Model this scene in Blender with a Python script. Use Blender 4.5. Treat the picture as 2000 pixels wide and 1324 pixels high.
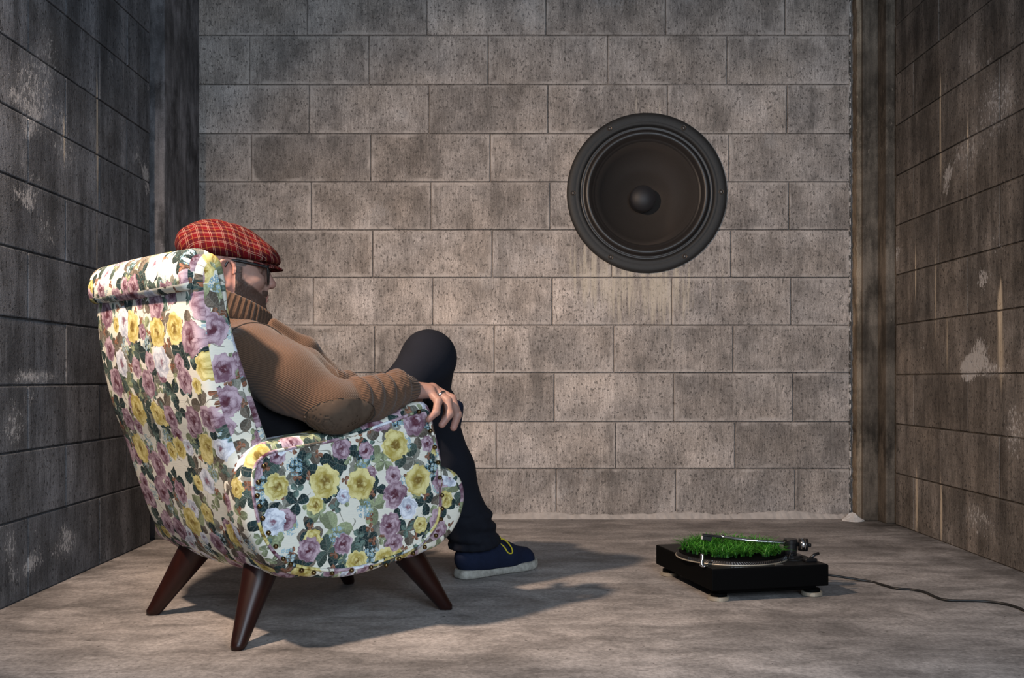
import bpy, bmesh, math, random
import numpy as np
from mathutils import Vector, Matrix
random.seed(7); np.random.seed(7)
sc = bpy.context.scene
for o in list(bpy.data.objects): bpy.data.objects.remove(o)
col = sc.collection
R = math.radians

# ------------------------------------------------------------------ camera, world, lights, exposure
CAMZ = 0.58
cam = bpy.data.cameras.new('camera'); cam.lens = 36; cam.sensor_width = 36; cam.shift_y = 0.039
cam.clip_start = 0.02
camo = bpy.data.objects.new('camera', cam); camo.location = (0, 0, CAMZ); camo.rotation_euler = (R(90), 0, 0)
col.objects.link(camo); sc.camera = camo

world = bpy.data.worlds.new('daylight'); sc.world = world; world.use_nodes = True
bg = world.node_tree.nodes['Background']; bg.inputs[0].default_value = (0.66, 0.80, 1.0, 1); bg.inputs[1].default_value = 0.07

def aim(o, target):
    o.rotation_euler = (Vector(target) - o.location).to_track_quat('-Z', 'Y').to_euler()
# the warm lamp standing behind the armchair by the left wall
kl = bpy.data.lights.new('warm_lamp', 'SPOT'); kl.energy = 150; kl.color = (1.0, 0.75, 0.56)
kl.spot_size = R(98); kl.spot_blend = 0.9; kl.shadow_soft_size = 0.045
ko = bpy.data.objects.new('warm_lamp', kl); ko.location = (-1.13, 1.66, 1.80); col.objects.link(ko); aim(ko, (-0.02, 3.40, 0.28))
# cool daylight from the open side of the room, behind and right of the camera
dl = bpy.data.lights.new('doorway_daylight', 'AREA'); dl.energy = 50; dl.color = (0.72, 0.86, 1.0)
dl.shape = 'RECTANGLE'; dl.size = 1.5; dl.size_y = 1.5
do = bpy.data.objects.new('doorway_daylight', dl); do.location = (0.75, -0.7, 1.35); col.objects.link(do); aim(do, (-0.15, 3.4, 0.80))

vs = sc.view_settings
vs.view_transform = 'Standard'; vs.look = 'None'; vs.gamma = 1.0; vs.use_curve_mapping = False; vs.exposure = 0.80

# ------------------------------------------------------------------ node helpers
class X:
    def __init__(s, nt, sock): s.nt, s.s = nt, sock
    def __add__(a, b): return a.nt.m('ADD', a, b)
    __radd__ = __add__
    def __sub__(a, b): return a.nt.m('SUBTRACT', a, b)
    def __rsub__(a, b): return a.nt.m('SUBTRACT', b, a)
    def __mul__(a, b): return a.nt.m('MULTIPLY', a, b)
    __rmul__ = __mul__
    def __truediv__(a, b): return a.nt.m('DIVIDE', a, b)
    def __pow__(a, b): return a.nt.m('POWER', a, b)
    def gt(a, b): return a.nt.m('GREATER_THAN', a, b)
    def lt(a, b): return a.nt.m('LESS_THAN', a, b)
    def abs(a): return a.nt.m('ABSOLUTE', a)
    def sin(a): return a.nt.m('SINE', a)
    def cos(a): return a.nt.m('COSINE', a)
    def frac(a): return a.nt.m('FRACT', a)
    def exp(a): return a.nt.m('EXPONENT', a)
    def max(a, b): return a.nt.m('MAXIMUM', a, b)
    def min(a, b): return a.nt.m('MINIMUM', a, b)
    def sm(a, lo, hi, o0=0., o1=1.): return a.nt.mr(a, lo, hi, o0, o1)

class NT:
    def __init__(s, name):
        s.mat = bpy.data.materials.new(name); s.mat.use_nodes = True
        s.t = s.mat.node_tree; s.b = s.t.nodes['Principled BSDF']
    def n(s, typ, **kw):
        nd = s.t.nodes.new(typ)
        for k, v in kw.items(): setattr(nd, k, v)
        return nd
    def put(s, sock, v):
        if isinstance(v, X): s.t.links.new(v.s, sock)
        elif isinstance(v, (tuple, list)):
            sock.default_value = tuple(v) + ((1.0,) if len(v) == 3 and len(sock.default_value) == 4 else ())
        else: sock.default_value = v
    def m(s, op, a, b=None):
        nd = s.n('ShaderNodeMath', operation=op); s.put(nd.inputs[0], a)
        if b is not None: s.put(nd.inputs[1], b)
        return X(s, nd.outputs[0])
    def mr(s, a, lo, hi, o0, o1):
        nd = s.n('ShaderNodeMapRange', interpolation_type='SMOOTHSTEP'); s.put(nd.inputs[0], a)
        for i, v in enumerate((lo, hi, o0, o1)): s.put(nd.inputs[i + 1], v)
        return X(s, nd.outputs[0])
    def mix(s, f, a, b, mode='MIX'):
        nd = s.n('ShaderNodeMix', data_type='RGBA', blend_type=mode)
        s.put(nd.inputs[0], f); s.put(nd.inputs[6], a); s.put(nd.inputs[7], b)
        return X(s, nd.outputs[2])
    def pos(s): return X(s, s.n('ShaderNodeNewGeometry').outputs['Position'])
    def tc(s, k): return X(s, s.n('ShaderNodeTexCoord').outputs[k])
    def rnd(s): return X(s, s.n('ShaderNodeObjectInfo').outputs['Random'])
    def attr(s, name, out='Vector'): return X(s, s.n('ShaderNodeAttribute', attribute_name=name).outputs[out])
    def sep(s, v):
        nd = s.n('ShaderNodeSeparateXYZ'); s.put(nd.inputs[0], v); return [X(s, o) for o in nd.outputs]
    def comb(s, x, y, z=0.0):
        nd = s.n('ShaderNodeCombineXYZ')
        for i, v in enumerate((x, y, z)): s.put(nd.inputs[i], v)
        return X(s, nd.outputs[0])
    def noise(s, v, scale, detail=3, rough=.55, dim='3D'):
        nd = s.n('ShaderNodeTexNoise', noise_dimensions=dim); s.put(nd.inputs['Vector'], v)
        nd.inputs['Scale'].default_value = scale; nd.inputs['Detail'].default_value = detail; nd.inputs['Roughness'].default_value = rough
        return X(s, nd.outputs[0])
    def vor(s, v, scale, rand=1., dim='2D', feat='F1'):
        nd = s.n('ShaderNodeTexVoronoi', voronoi_dimensions=dim, feature=feat); s.put(nd.inputs['Vector'], v)
        nd.inputs['Scale'].default_value = scale; nd.inputs['Randomness'].default_value = rand
        return nd
    def vadd(s, a, b, op='ADD'):
        nd = s.n('ShaderNodeVectorMath', operation=op); s.put(nd.inputs[0], a); s.put(nd.inputs[1], b); return X(s, nd.outputs[0])
    def fin(s, color, rough=.8, bump=None, strength=.3, dist=.01, spec=.5, metal=0.):
        s.put(s.b.inputs['Base Color'], color); s.put(s.b.inputs['Roughness'], rough)
        s.put(s.b.inputs['Specular IOR Level'], spec); s.put(s.b.inputs['Metallic'], metal)
        if bump is not None:
            nd = s.n('ShaderNodeBump'); nd.inputs['Strength'].default_value = strength; nd.inputs['Distance'].default_value = dist
            s.put(nd.inputs['Height'], bump); s.t.links.new(nd.outputs[0], s.b.inputs['Normal'])
        return s.mat

def plain(name, color, rough=.5, metal=0., spec=.5, var=.15, scale=40):
    t = NT(name); n = t.noise(t.tc('Object'), scale, 3)
    c = t.mix(n, tuple(x * (1 - var) for x in color), tuple(min(1, x * (1 + var)) for x in color))
    return t.fin(c, rough, metal=metal, spec=spec)

def gauss(t, a, b, lst):
    tot = None
    for (ca, cb, ra, rb, amp) in lst:
        da = (a - ca) * (1 / ra); db = (b - cb) * (1 / rb)
        g = (((da * da) + (db * db)) * -1.0).exp() * amp
        tot = g if tot is None else tot + g
    return tot

# ------------------------------------------------------------------ masonry materials
def block_mat(name, base, side, patches, axis, warmth, stain, joint=False, drips=None):
    """concrete block: pits, vertical trowel streaks, dark damp patches, lime bloom and drips (world position, so stains run across joints)"""
    t = NT(name); P = t.pos(); x, y, z = t.sep(P); a = x if axis == 'x' else y
    rn = t.rnd() * (0.0 if joint else 1.0)
    fine = t.noise(P, 260, 2, .7)
    grain = t.noise(t.comb(a * 170, z * 22, rn * 9), 1, 3, .65)
    mid = t.noise(t.comb(a * 9, z * 7, rn * 40), 1, 5, .62)
    big = t.noise(t.comb(a * 1.7, z * 1.6, 3.3), 1, 3, .5)
    speck = t.noise(t.comb(a * 330, z * 120, rn * 3), 1, 3, .75)
    v = mid.sm(.25, .75, .62, 1.30) * (grain.sm(.25, .75, .72, 1.22)) * (fine.sm(.3, .7, .80, 1.16)) * (speck.sm(.3, .7, .78, 1.18)) * (big.sm(.3, .7, .82, 1.15))
    v = v * (rn * 0.30 + .85)
    if not joint:
        gx, gy, gz = t.sep(t.tc('Generated')); ga = gx if axis == 'x' else gy
        v = v * ((rn * 7.13 + ga.gt(.5) * .37).frac() * .26 + .87)
    if axis == 'y': v = v * t.noise(t.comb(a * 11, z * .9, 13.), 1, 4, .6).sm(.3, .7, .62, 1.45)
    pits = t.noise(t.comb(a * 110, z * 70, rn * 5), 1, 2, .6)
    pit = pits.sm(.60, .67)
    tint = t.mix(t.noise(t.comb(a * 4, z * 4, rn * 12), 1, 3), tuple(c * w for c, w in zip(base, (1.06, .98, .90))), tuple(c * w for c, w in zip(base, (.95, .99, 1.05))))
    c = t.mix(1.0, tint, t.comb(v, v, v), 'MULTIPLY')
    c = t.mix(pit * .72, c, tuple(k * .25 for k in base))
    # dark damp streaks
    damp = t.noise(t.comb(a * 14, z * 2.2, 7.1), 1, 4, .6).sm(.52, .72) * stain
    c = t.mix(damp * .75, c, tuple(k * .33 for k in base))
    if not joint:       # mortar smeared over the block rims
        gx, gy, gz = t.sep(t.tc('Generated'))
        ga = gx if axis == 'x' else gy
        ed = (ga.min(1.0 - ga) * (2.4 if axis == 'x' else 2.2)).min(gz.min(1.0 - gz))
        wob = t.noise(t.comb(a * 16, z * 16, rn * 3), 1, 3)
        rim = (ed + (wob - .5) * .26).sm(.0, .085, 1., 0.) * t.noise(t.comb(a * 5, z * 7, 3.), 1, 4).sm(.38, .60)
        c = t.mix(rim * warmth, c, tuple(min(1, k * 1.38) for k in base))
    # lime bloom
    g = gauss(t, a, z, patches)
    sp = t.noise(t.comb(a * 120, z * 62, 1.7), 1, 4, .8)
    bloom = ((sp - .5) * 3.2 + g - .70).sm(0.0, .30) + g.sm(.2, 1., 0., .22)
    gen = (t.noise(t.comb(a * 3.1, z * 3.5, 11.), 1, 2).sm(.56, .74) + (sp - .5) * 2.0 - .62).sm(0., .25)
    bl = bloom.max(gen * side)
    c = t.mix(bl.min(1.) * .75, c, (.50, .485, .485))
    # runs of lime down the face
    dr = t.noise(t.comb(a * 42, z * 1.1, 2.2), 1, 2, .5).sm(.66, .72)
    dm = t.noise(t.comb(a * 2.5, z * 2.0, 5.0), 1, 2).sm(.5, .68)
    c = t.mix(dr * dm * .45 * side, c, (.50, .46, .42))
    if drips:
        wz = z + (t.noise(t.comb(a * 160, z * 6, 0.), 1, 2) - .5) * .16
        c = t.mix((gauss(t, a, wz, drips) * 1.4 - .25).sm(0., .8) * .75, c, (.62, .52, .40))
    if name == 'block_back':
        st = t.noise(t.comb(a * 55, z * 2.6, 4.), 1, 4, .62)
        m = gauss(t, a, z, [(.52, 1.0, .30, .16, 1.), (.60, .84, .26, .26, .85), (.56, 1.70, .10, .09, 1.), (.80, 1.62, .16, .09, .55), (.30, 1.1, .10, .22, .7), (.86, 1.15, .05, .3, .5)])
        c = t.mix(((st - .5) * 3.4 + m - .95).sm(0, .8) * .62, c, (.60, .53, .43))
    h = grain * .5 + fine * .5 - pit * 1.2 + mid * .6
    return t.fin(c, .92, h, .55, .004, spec=.2)

PR = [(3.22, 1.45, .16, .13, .75), (3.45, 1.33, .13, .10, .6), (3.29, .61, .16, .035, .85), (3.36, .12, .16, .07, .7), (3.12, .42, .08, .12, .75), (3.25, 1.02, .12, .10, .5), (3.40, 1.65, .10, .12, .5)]
PL = [(2.73, 1.345, .15, .12, .8), (2.95, 1.24, .10, .09, .6), (2.76, .585, .16, .025, .9), (2.64, .46, .07, .08, .75), (2.95, .105, .12, .06, .7), (2.83, .99, .10, .08, .55), (2.62, .15, .05, .07, .7), (2.85, 1.50, .08, .1, .5)]
M = {}
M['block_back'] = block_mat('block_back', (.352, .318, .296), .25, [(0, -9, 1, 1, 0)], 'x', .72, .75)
DR = [(3.656, 1.57, .006, .09, 1.), (3.656, 1.38, .012, .14, .55), (3.438, 1.39, .007, .07, 1.), (3.883, .98, .007, .12, .8), (3.211, .81, .016, .07, 1.1), (3.205, .66, .03, .12, .6), (3.873, .12, .009, .12, 1.), (3.652, .10, .010, .12, 1.), (3.70, .9, .006, .2, .6), (3.60, .7, .01, .16, .5)]
DL = [(3.173, 1.44, .005, .08, 1.), (3.173, 1.26, .012, .13, .55), (2.937, 1.27, .006, .07, .9), (3.17, .98, .006, .14, .5)]
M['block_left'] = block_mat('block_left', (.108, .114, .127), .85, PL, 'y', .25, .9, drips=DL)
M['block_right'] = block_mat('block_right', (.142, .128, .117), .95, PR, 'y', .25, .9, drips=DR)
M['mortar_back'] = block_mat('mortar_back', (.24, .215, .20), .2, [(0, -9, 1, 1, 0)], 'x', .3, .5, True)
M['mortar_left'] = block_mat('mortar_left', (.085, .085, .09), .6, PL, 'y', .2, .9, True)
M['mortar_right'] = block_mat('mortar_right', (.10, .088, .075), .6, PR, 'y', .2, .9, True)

def post_mat(name, base):
    t = NT(name); P = t.pos(); x, y, z = t.sep(P)
    a = x + y
    n1 = t.noise(t.comb(a * 10, z * 4.5, 1.), 1, 6, .7); n2 = t.noise(t.comb(a * 60, z * 5, 2.), 1, 3, .6); n3 = t.noise(P, 200, 2, .7)
    v = n1.sm(.32, .68, .28, 1.6) * n2.sm(.25, .75, .75, 1.25) * n3.sm(.2, .8, .8, 1.2)
    c = t.mix(1., base, t.comb(v, v, v), 'MULTIPLY')
    band = t.noise(t.comb(.3, z * 4.2, 9.), 1, 1).sm(.5, .54)
    c = t.mix(band * .35, c, tuple(k * .5 for k in base))
    spk = (t.noise(t.comb(a * 70, z * 26, 6.), 1, 2, .7)).sm(.68, .74)
    c = t.mix(spk * .4, c, tuple(min(1, k * 3) for k in base))
    return t.fin(c, .9, n2 + n3 * .5, .5, .004, spec=.2)
M['post_left'] = post_mat('post_left', (.125, .122, .130))
M['post_right'] = post_mat('post_right', (.105, .088, .072))
M['rust'] = post_mat('rusty_strip', (.22, .175, .13))
M['fillet'] = plain('mortar_fillet', (.40, .36, .335), .95, var=.4, scale=30)
M['lime'] = plain('lime_crust', (.55, .52, .50), .95, var=.35, scale=60)
t = NT('flaking_lime'); P = t.pos(); n = t.noise(P, 38, 4, .65).sm(.46, .56)
M['crust'] = t.fin(t.mix(n, (.06, .055, .05), (.50, .47, .45)), .95)
M['ceil'] = plain('ceiling_concrete', (.26, .25, .25), .95, var=.2, scale=5)

t = NT('concrete_floor'); P = t.pos(); x, y, z = t.sep(P)
wv = t.vadd(P, t.comb(t.noise(P, 2.5, 3) * .3, t.noise(P, 3.1, 2) * .2, 0.))
wx, wy, wz = t.sep(wv)
b1 = t.noise(t.comb(wx * 1.6, wy * 2.6, 0.), 1, 6, .62); b2 = t.noise(t.comb(wx * 7, wy * 12, 4.), 1, 5, .65); b3 = t.noise(t.comb(x * 90, y * 90, 1.), 1, 3, .7)
b4 = t.noise(t.comb(wx * 3.2 + wy * 1.2, wy * 9, 8.), 1, 4, .6)
v = b1.sm(.3, .7, .60, 1.30) * b2.sm(.28, .72, .66, 1.28) * b3.sm(.3, .7, .74, 1.2) * b4.sm(.55, .75, 1., .60)
cf = t.mix(t.noise(P, 1.9, 3), (.298, .266, .250), (.295, .283, .283))
cf = t.mix(1., cf, t.comb(v, v, v), 'MULTIPLY')
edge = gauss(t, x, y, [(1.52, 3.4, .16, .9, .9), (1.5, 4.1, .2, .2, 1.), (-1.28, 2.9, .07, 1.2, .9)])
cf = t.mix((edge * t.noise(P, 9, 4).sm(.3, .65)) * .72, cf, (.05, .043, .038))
sp = t.noise(P, 75, 1, .5).sm(.72, .76)
cf = t.mix(sp * .8, cf, (.06, .055, .05))
wt = (t.noise(t.comb(wx * 14, wy * 30, 2.), 1, 4, .65)).sm(.60, .76) * b1.sm(.4, .65)
cf = t.mix(wt * .6, cf, (.56, .54, .54))
M['floor'] = t.fin(cf, b2.sm(.3, .7, .62, .86), b2 + b3 * .35, .3, .006, spec=.35)

# ------------------------------------------------------------------ printed floral cotton (flat print, UV in metres)
def floral():
    t = NT('floral_print'); uv = t.tc('UV')
    ux, uy, _ = t.sep(uv)
    wob = t.comb((t.noise(t.comb(ux, uy, 0.), 55, 2) - .5) * .010, (t.noise(t.comb(ux, uy, 5.), 55, 2) - .5) * .010)
    p = t.vadd(t.comb(ux, uy), wob)
    def cell(scale, rand, off):
        q = t.vadd(p, t.comb(off[0], off[1]))
        v = t.vor(q, scale, rand)
        d = t.vadd(q, X(t, v.outputs['Position']), 'SUBTRACT')
        dx, dy, _ = t.sep(d)
        cr, cg, cb = t.sep(X(t, v.outputs['Color']))
        r = t.m('SQRT', dx * dx + dy * dy)
        ang = t.m('ARCTAN2', dy, dx) + cg * 6.28
        return dx, dy, r, ang, cr, cg, cb
    c = (.80, .785, .69)
    weave = (ux * 2600.).sin() * .5 * (uy * 2600.).sin()
    lin = t.noise(t.comb(ux * 30, uy * 500, 0.), 1, 2, .6)
    c = t.mix(lin.sm(.35, .65) * .5, c, (.68, .68, .61))
    # stems
    nz = t.noise(t.comb(ux, uy, 2.), 17, 1, .4)
    stem = ((nz - .5).abs()).lt(.0085) * t.noise(t.comb(ux, uy, 8.), 14, 1).gt(.5)
    c = t.mix(stem * .8, c, (.14, .14, .11))
    # leaf sprays: three layers
    def leaves(c, scale, off, Rr, cols, thr, k=1.5, power=.75):
        dx, dy, r, ang, cr, cg, cb = cell(scale, .85, off)
        lobe = ((ang * k).cos().abs()) ** power
        rim = lobe * Rr * (cb * .5 + .72)
        mask = (rim - r).sm(0., .0014) * cr.gt(thr)
        side = (ang * k).sin()
        vein = (side.abs() * r).lt(.0009)
        sv = ((r * 900. - side.abs() * 7.0).sin()).gt(.72)
        shade = side.sm(-.3, .3, .72, 1.28) * t.noise(t.comb(ux, uy, 3.), 240, 2).sm(.2, .8, .7, 1.3)
        lc = t.mix(cb.gt(.42), cols[0], cols[1]); lc = t.mix(cb.gt(.74), lc, cols[2])
        lc = t.mix(1., lc, t.comb(shade, shade, shade), 'MULTIPLY')
        lc = t.mix((vein.max(sv * .5)) * .20, lc, (.50, .52, .45))
        return t.mix(mask, c, lc)
    brown, sage, dark = (.125, .105, .085), (.25, .29, .17), (.014, .034, .037)
    c = leaves(c, 15., (.31, .12), .034, (sage, brown, (.20, .20, .17)), .28)
    c = leaves(c, 11.5, (1.7, .77), .042, (dark, brown, sage), .24)
    c = leaves(c, 12., (2.3, 3.1), .036, (dark, dark, (.05, .08, .07)), .36)
    c = leaves(c, 31., (5.1, 1.9), .015, ((.22, .09, .05), sage, (.10, .16, .14)), .55)
    # little blue florets in clusters
    dx, dy, r, ang, cr, cg, cb = cell(10.5, .9, (4.4, 2.2))
    cl = r.lt(.021) * cr.gt(.38)
    fx, fy, fr, fa, f1, f2, f3 = cell(88., .55, (.1, .2))
    fm = ((fa * 2.5).cos().abs() * .0026 + .0032 - fr).sm(0., .0009) * cl
    bc = t.mix(f1, (.17, .31, .40), (.42, .56, .62))
    bc = t.mix(fr.lt(.0013), bc, (.72, .68, .42))
    c = t.mix(fm, c, bc)
    # roses: two layers
    def rose(c, scale, off, Rr, thr):
        dx, dy, r, ang, cr, cg, cb = cell(scale, .80, off)
        nn = t.noise(t.comb(ux, uy, 6.), 130, 2)
        out = ((ang * 5.).sin() * .05 + (ang * 9. + cb * 9.).sin() * .045 + (nn - .5) * .35 + 1.) * Rr * (cb * .38 + .78)
        q = r / out
        mask = (1. - q).sm(0., .04) * cr.lt(thr)
        # overlapping petals: cells in a wound-up polar plane
        pv = t.vor(t.comb(ang * .80 + q * 1.1, (q ** .8) * 3.3 + cr * 9.), 1.0, .85)
        pr, pg, pb = t.sep(X(t, pv.outputs['Color'])); pd = X(t, pv.outputs['Distance'])
        fine_ = t.noise(t.comb(ux, uy, 9.), 420, 2)
        w = (pr * .42 + (1. - pd) * .62 + (fine_ - .5) * .5 + (q - .5) * .28).sm(.25, .98)
        k = cg
        li = t.mix(k.gt(.52), (.56, .43, .50), (.80, .72, .34)); li = t.mix(k.gt(.84), li, (.84, .88, .96))
        dk = t.mix(k.gt(.52), (.17, .085, .125), (.42, .33, .075)); dk = t.mix(k.gt(.84), dk, (.38, .42, .52))
        ce = t.mix(k.gt(.52), (.085, .018, .03), (.17, .10, .018)); ce = t.mix(k.gt(.84), ce, (.23, .09, .13))
        rc = t.mix(w, dk, li)
        rc = t.mix((q + (pr - .5) * .3).sm(.08, .40, .9, 0.), rc, ce)
        return t.mix(mask, c, rc)
    c = rose(c, 13.5, (3.9, 6.2), .022, .6)
    c = rose(c, 11., (.83, .41), .0335, .84)
    return t.fin(c, .85, weave * .5 + lin, .18, .002, spec=.25)
M['floral'] = floral()

t = NT('dark_red_wood'); P = t.tc('Object'); px_, py_, pz_ = t.sep(P)
g = t.noise(t.comb(px_ * 60, py_ * 60, pz_ * 6), 1, 4, .6)
M['wood'] = t.fin(t.mix(g, (.007, .002, .0015), (.026, .0055, .0032)), .36, g, .1, .002, spec=.35)
M['brass'] = plain('aged_brass', (.16, .11, .05), .28, 1.)
M['under'] = plain('dark_underside', (.02, .018, .016), .9)

# ------------------------------------------------------------------ object helpers
def tag(o, label=None, cat=None, group=None, kind=None):
    if label: o['label'] = label
    if cat: o['category'] = cat
    if group: o['group'] = group
    if kind: o['kind'] = kind
    return o
def link(name, me, m=None, parent=None, smooth=False):
    o = bpy.data.objects.new(name, me); col.objects.link(o)
    if m is not None and not me.materials: me.materials.append(M[m] if isinstance(m, str) else m)
    if parent is not None: o.parent = parent
    if smooth: me.shade_smooth()
    return o
def empty(name, loc, rz=0.):
    o = bpy.data.objects.new(name, None); o.empty_display_size = .05; o.location = loc; o.rotation_euler = (0, 0, rz); col.objects.link(o); return o
def pymesh(name, v, f):
    me = bpy.data.meshes.new(name); me.from_pydata([tuple(map(float, p)) for p in v], [], f); me.update(); return me
def bm_mesh(name, bm):
    me = bpy.data.meshes.new(name); bmesh.ops.recalc_face_normals(bm, faces=bm.faces); bm.to_mesh(me); bm.free(); return me
def box_bm(x0, x1, y0, y1, z0, z1, bev=0., seg=1, bm=None):
    b = bm or bmesh.new()
    r = bmesh.ops.create_cube(b, size=1., matrix=Matrix.Translation(((x0 + x1) / 2, (y0 + y1) / 2, (z0 + z1) / 2)) @ Matrix.Diagonal((x1 - x0, y1 - y0, z1 - z0, 1)))
    if bev:
        es = {e for v in r['verts'] for e in v.link_edges}
        bmesh.ops.bevel(b, geom=list(es), offset=bev, segments=seg, affect='EDGES', profile=.6)
    return b
def catmull(pts, n, closed=False):
    P = [Vector(p) for p in pts]; N = len(P); out = []
    segs = N if closed else N - 1
    for i in range(segs):
        g = (lambda k: P[k % N]) if closed else (lambda k: P[max(0, min(N - 1, k))])
        a, b, c, d = g(i - 1), g(i), g(i + 1), g(i + 2)
        for j in range(n):
            s = j / n
            out.append(.5 * ((2 * b) + (c - a) * s + (2 * a - 5 * b + 4 * c - d) * s * s + (3 * b - a - 3 * c + d) * s ** 3))
    if not closed: out.append(P[-1].copy())
    return out
def tube(pts, rad, sides=8, closed=False, flat=None):
    """tube mesh data along points; rad a number or a list"""
    P = [Vector(p) for p in pts]; N = len(P); v = []; f = []
    prev = None
    for i, p in enumerate(P):
        a = P[(i - 1) % N] if (closed or i) else P[0]; b = P[(i + 1) % N] if (closed or i < N - 1) else P[-1]
        d = (b - a).normalized()
        if prev is None:
            up = Vector((0, 0, 1)) if abs(d.z) < .9 else Vector((1, 0, 0)); u = d.cross(up).normalized()
        else: u = (prev - d * prev.dot(d)).normalized()
        prev = u; w = d.cross(u)
        r = rad[i] if isinstance(rad, (list, tuple)) else rad
        for k in range(sides):
            th = 2 * math.pi * k / sides
            v.append(p + u * (r * math.cos(th)) + w * (r * math.sin(th) * (flat or 1.)))
    for i in range(N if closed else N - 1):
        for k in range(sides):
            a = i * sides + k; b = i * sides + (k + 1) % sides; j = ((i + 1) % N) * sides
            f.append((a, b, j + (k + 1) % sides, j + k))
    if not closed:
        f.append(tuple(range(sides))[::-1]); f.append(tuple(range((N - 1) * sides, N * sides)))
    return v, f
def lathe(prof, n=48):
    """profile of (radius, height) turned about Z"""
    v = []; f = []; m = len(prof)
    for (r, h) in prof:
        for k in range(n):
            th = 2 * math.pi * k / n; v.append((r * math.cos(th), r * math.sin(th), h))
    for i in range(m - 1):
        for k in range(n):
            f.append((i * n + k, i * n + (k + 1) % n, (i + 1) * n + (k + 1) % n, (i + 1) * n + k))
    return v, f
def lathe_mesh(name, prof, n=48):
    v, f = lathe(prof, n); bm = bmesh.new(); vs_ = [bm.verts.new(p) for p in v]
    for q in f:
        try: bm.faces.new([vs_[i] for i in q])
        except ValueError: pass
    bmesh.ops.remove_doubles(bm, verts=bm.verts, dist=1e-6)
    return bm_mesh(name, bm)

# ------------------------------------------------------------------ room shell
YB, XL, XR, TOP, FRONT = 4.25, -1.285, 1.53, 2.70, -0.6
bm = box_bm(-2.4, 2.4, -3.0, 4.6, -.06, 0)
tag(link('floor', bm_mesh('floor', bm), 'floor'), kind='structure')
bm = box_bm(-1.6, 1.85, FRONT, 4.6, TOP, TOP + .12)
tag(link('ceiling', bm_mesh('ceiling', bm), 'ceil'), kind='structure')

SPX, SPZ, SPR = .559, 1.351, .330
def cut_hole(o, r):
    v, f = lathe([(0, -.5), (r, -.5), (r, .5), (0, .5)], 64)
    me = lathe_mesh('cut', [(0, -.5), (r, -.5), (r, .5), (0, .5)], 64)
    c = bpy.data.objects.new('cut', me); c.rotation_euler = (R(90), 0, 0); c.location = (SPX, YB, SPZ); col.objects.link(c)
    md = o.modifiers.new('b', 'BOOLEAN'); md.object = c; md.operation = 'DIFFERENCE'; md.solver = 'EXACT'
    bpy.context.view_layer.update()
    dg = bpy.context.evaluated_depsgraph_get(); me2 = bpy.data.meshes.new_from_object(o.evaluated_get(dg))
    o.modifiers.clear(); o.data = me2
    bpy.data.objects.remove(c); bpy.data.meshes.remove(me)

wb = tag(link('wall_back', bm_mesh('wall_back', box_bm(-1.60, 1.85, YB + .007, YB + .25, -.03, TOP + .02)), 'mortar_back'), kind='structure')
cut_hole(wb, .292)
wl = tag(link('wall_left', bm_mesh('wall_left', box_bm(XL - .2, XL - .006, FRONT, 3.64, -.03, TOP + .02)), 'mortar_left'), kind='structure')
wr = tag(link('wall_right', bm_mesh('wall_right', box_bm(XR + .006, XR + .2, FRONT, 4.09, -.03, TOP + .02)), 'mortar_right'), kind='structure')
wl2 = tag(link('trim_9', bm_mesh('wall_left_pier', box_bm(XL - .2, XL - .03, 3.64, YB + .1, -.03, TOP + .02)), 'post_left'), kind='structure')
wr2 = tag(link('trim_10', bm_mesh('wall_right_pier', box_bm(XR + .01, XR + .2, 4.09, YB + .1, -.03, TOP + .02)), 'post_right'), kind='structure')

bcache = {}
def block(w, h, axis, m, depth=.05):
    key = (round(w, 3), round(h, 3), axis, m)
    if key not in bcache:
        d = (w, depth, h) if axis == 'x' else (depth, w, h)
        bcache[key] = bm_mesh('brick', box_bm(-d[0] / 2, d[0] / 2, -d[1] / 2, d[1] / 2, -d[2] / 2, d[2] / 2, .0030, 2))
        bcache[key].materials.append(M[m])
    return bcache[key]
def course(parent, axis, m, z0, z1, cuts, plane, sgn, g=.0024):
    for a, b in zip(cuts[:-1], cuts[1:]):
        w = b - a - 2 * g
        if w < .03: continue
        o = bpy.data.objects.new('brick', block(w, z1 - z0 - 2 * g, axis, m)); col.objects.link(o); o.parent = parent
        off = plane + sgn * (.025 + random.uniform(-.0012, .0012))
        o.location = ((a + b) / 2, off, (z0 + z1) / 2) if axis == 'x' else (off, (a + b) / 2, (z0 + z1) / 2)
        o.rotation_euler = (0, 0, random.uniform(-.0012, .0012))
        if axis == 'x':
            dx = max(abs(o.location.x - SPX) - w / 2, 0); dz = max(abs(o.location.z - SPZ) - .1, 0)
            if math.hypot(dx, dz) < .30:
                bpy.context.view_layer.update(); cut_hole_brick(o)
def cut_hole_brick(o):
    par = o.parent; cut_hole(o, .292)
# back wall
zb = [0.0, .208, .402, .6055, .803, 1.001, 1.198, 1.398, 1.598, 1.802, 2.006, 2.21, 2.414, 2.618, TOP]
x0, x1 = -1.335, 1.402
for i in range(len(zb) - 1):
    s = -.8245 + .014 * (4 - i) * .3 if i % 2 == 0 else -1.069 + .014 * (4 - i) * .3
    cuts = [x0] + [s + .4955 * k for k in range(-2, 6) if x0 + .06 < s + .4955 * k < x1 - .06] + [x1]
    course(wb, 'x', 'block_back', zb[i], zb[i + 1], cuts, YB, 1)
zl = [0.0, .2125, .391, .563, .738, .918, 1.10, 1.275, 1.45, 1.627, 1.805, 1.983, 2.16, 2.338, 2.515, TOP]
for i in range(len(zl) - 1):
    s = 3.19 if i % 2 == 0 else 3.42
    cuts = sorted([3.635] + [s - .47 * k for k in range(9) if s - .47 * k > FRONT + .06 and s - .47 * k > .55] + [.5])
    course(wl, 'y', 'block_left', zl[i], zl[i + 1], cuts, XL, -1)
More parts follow.
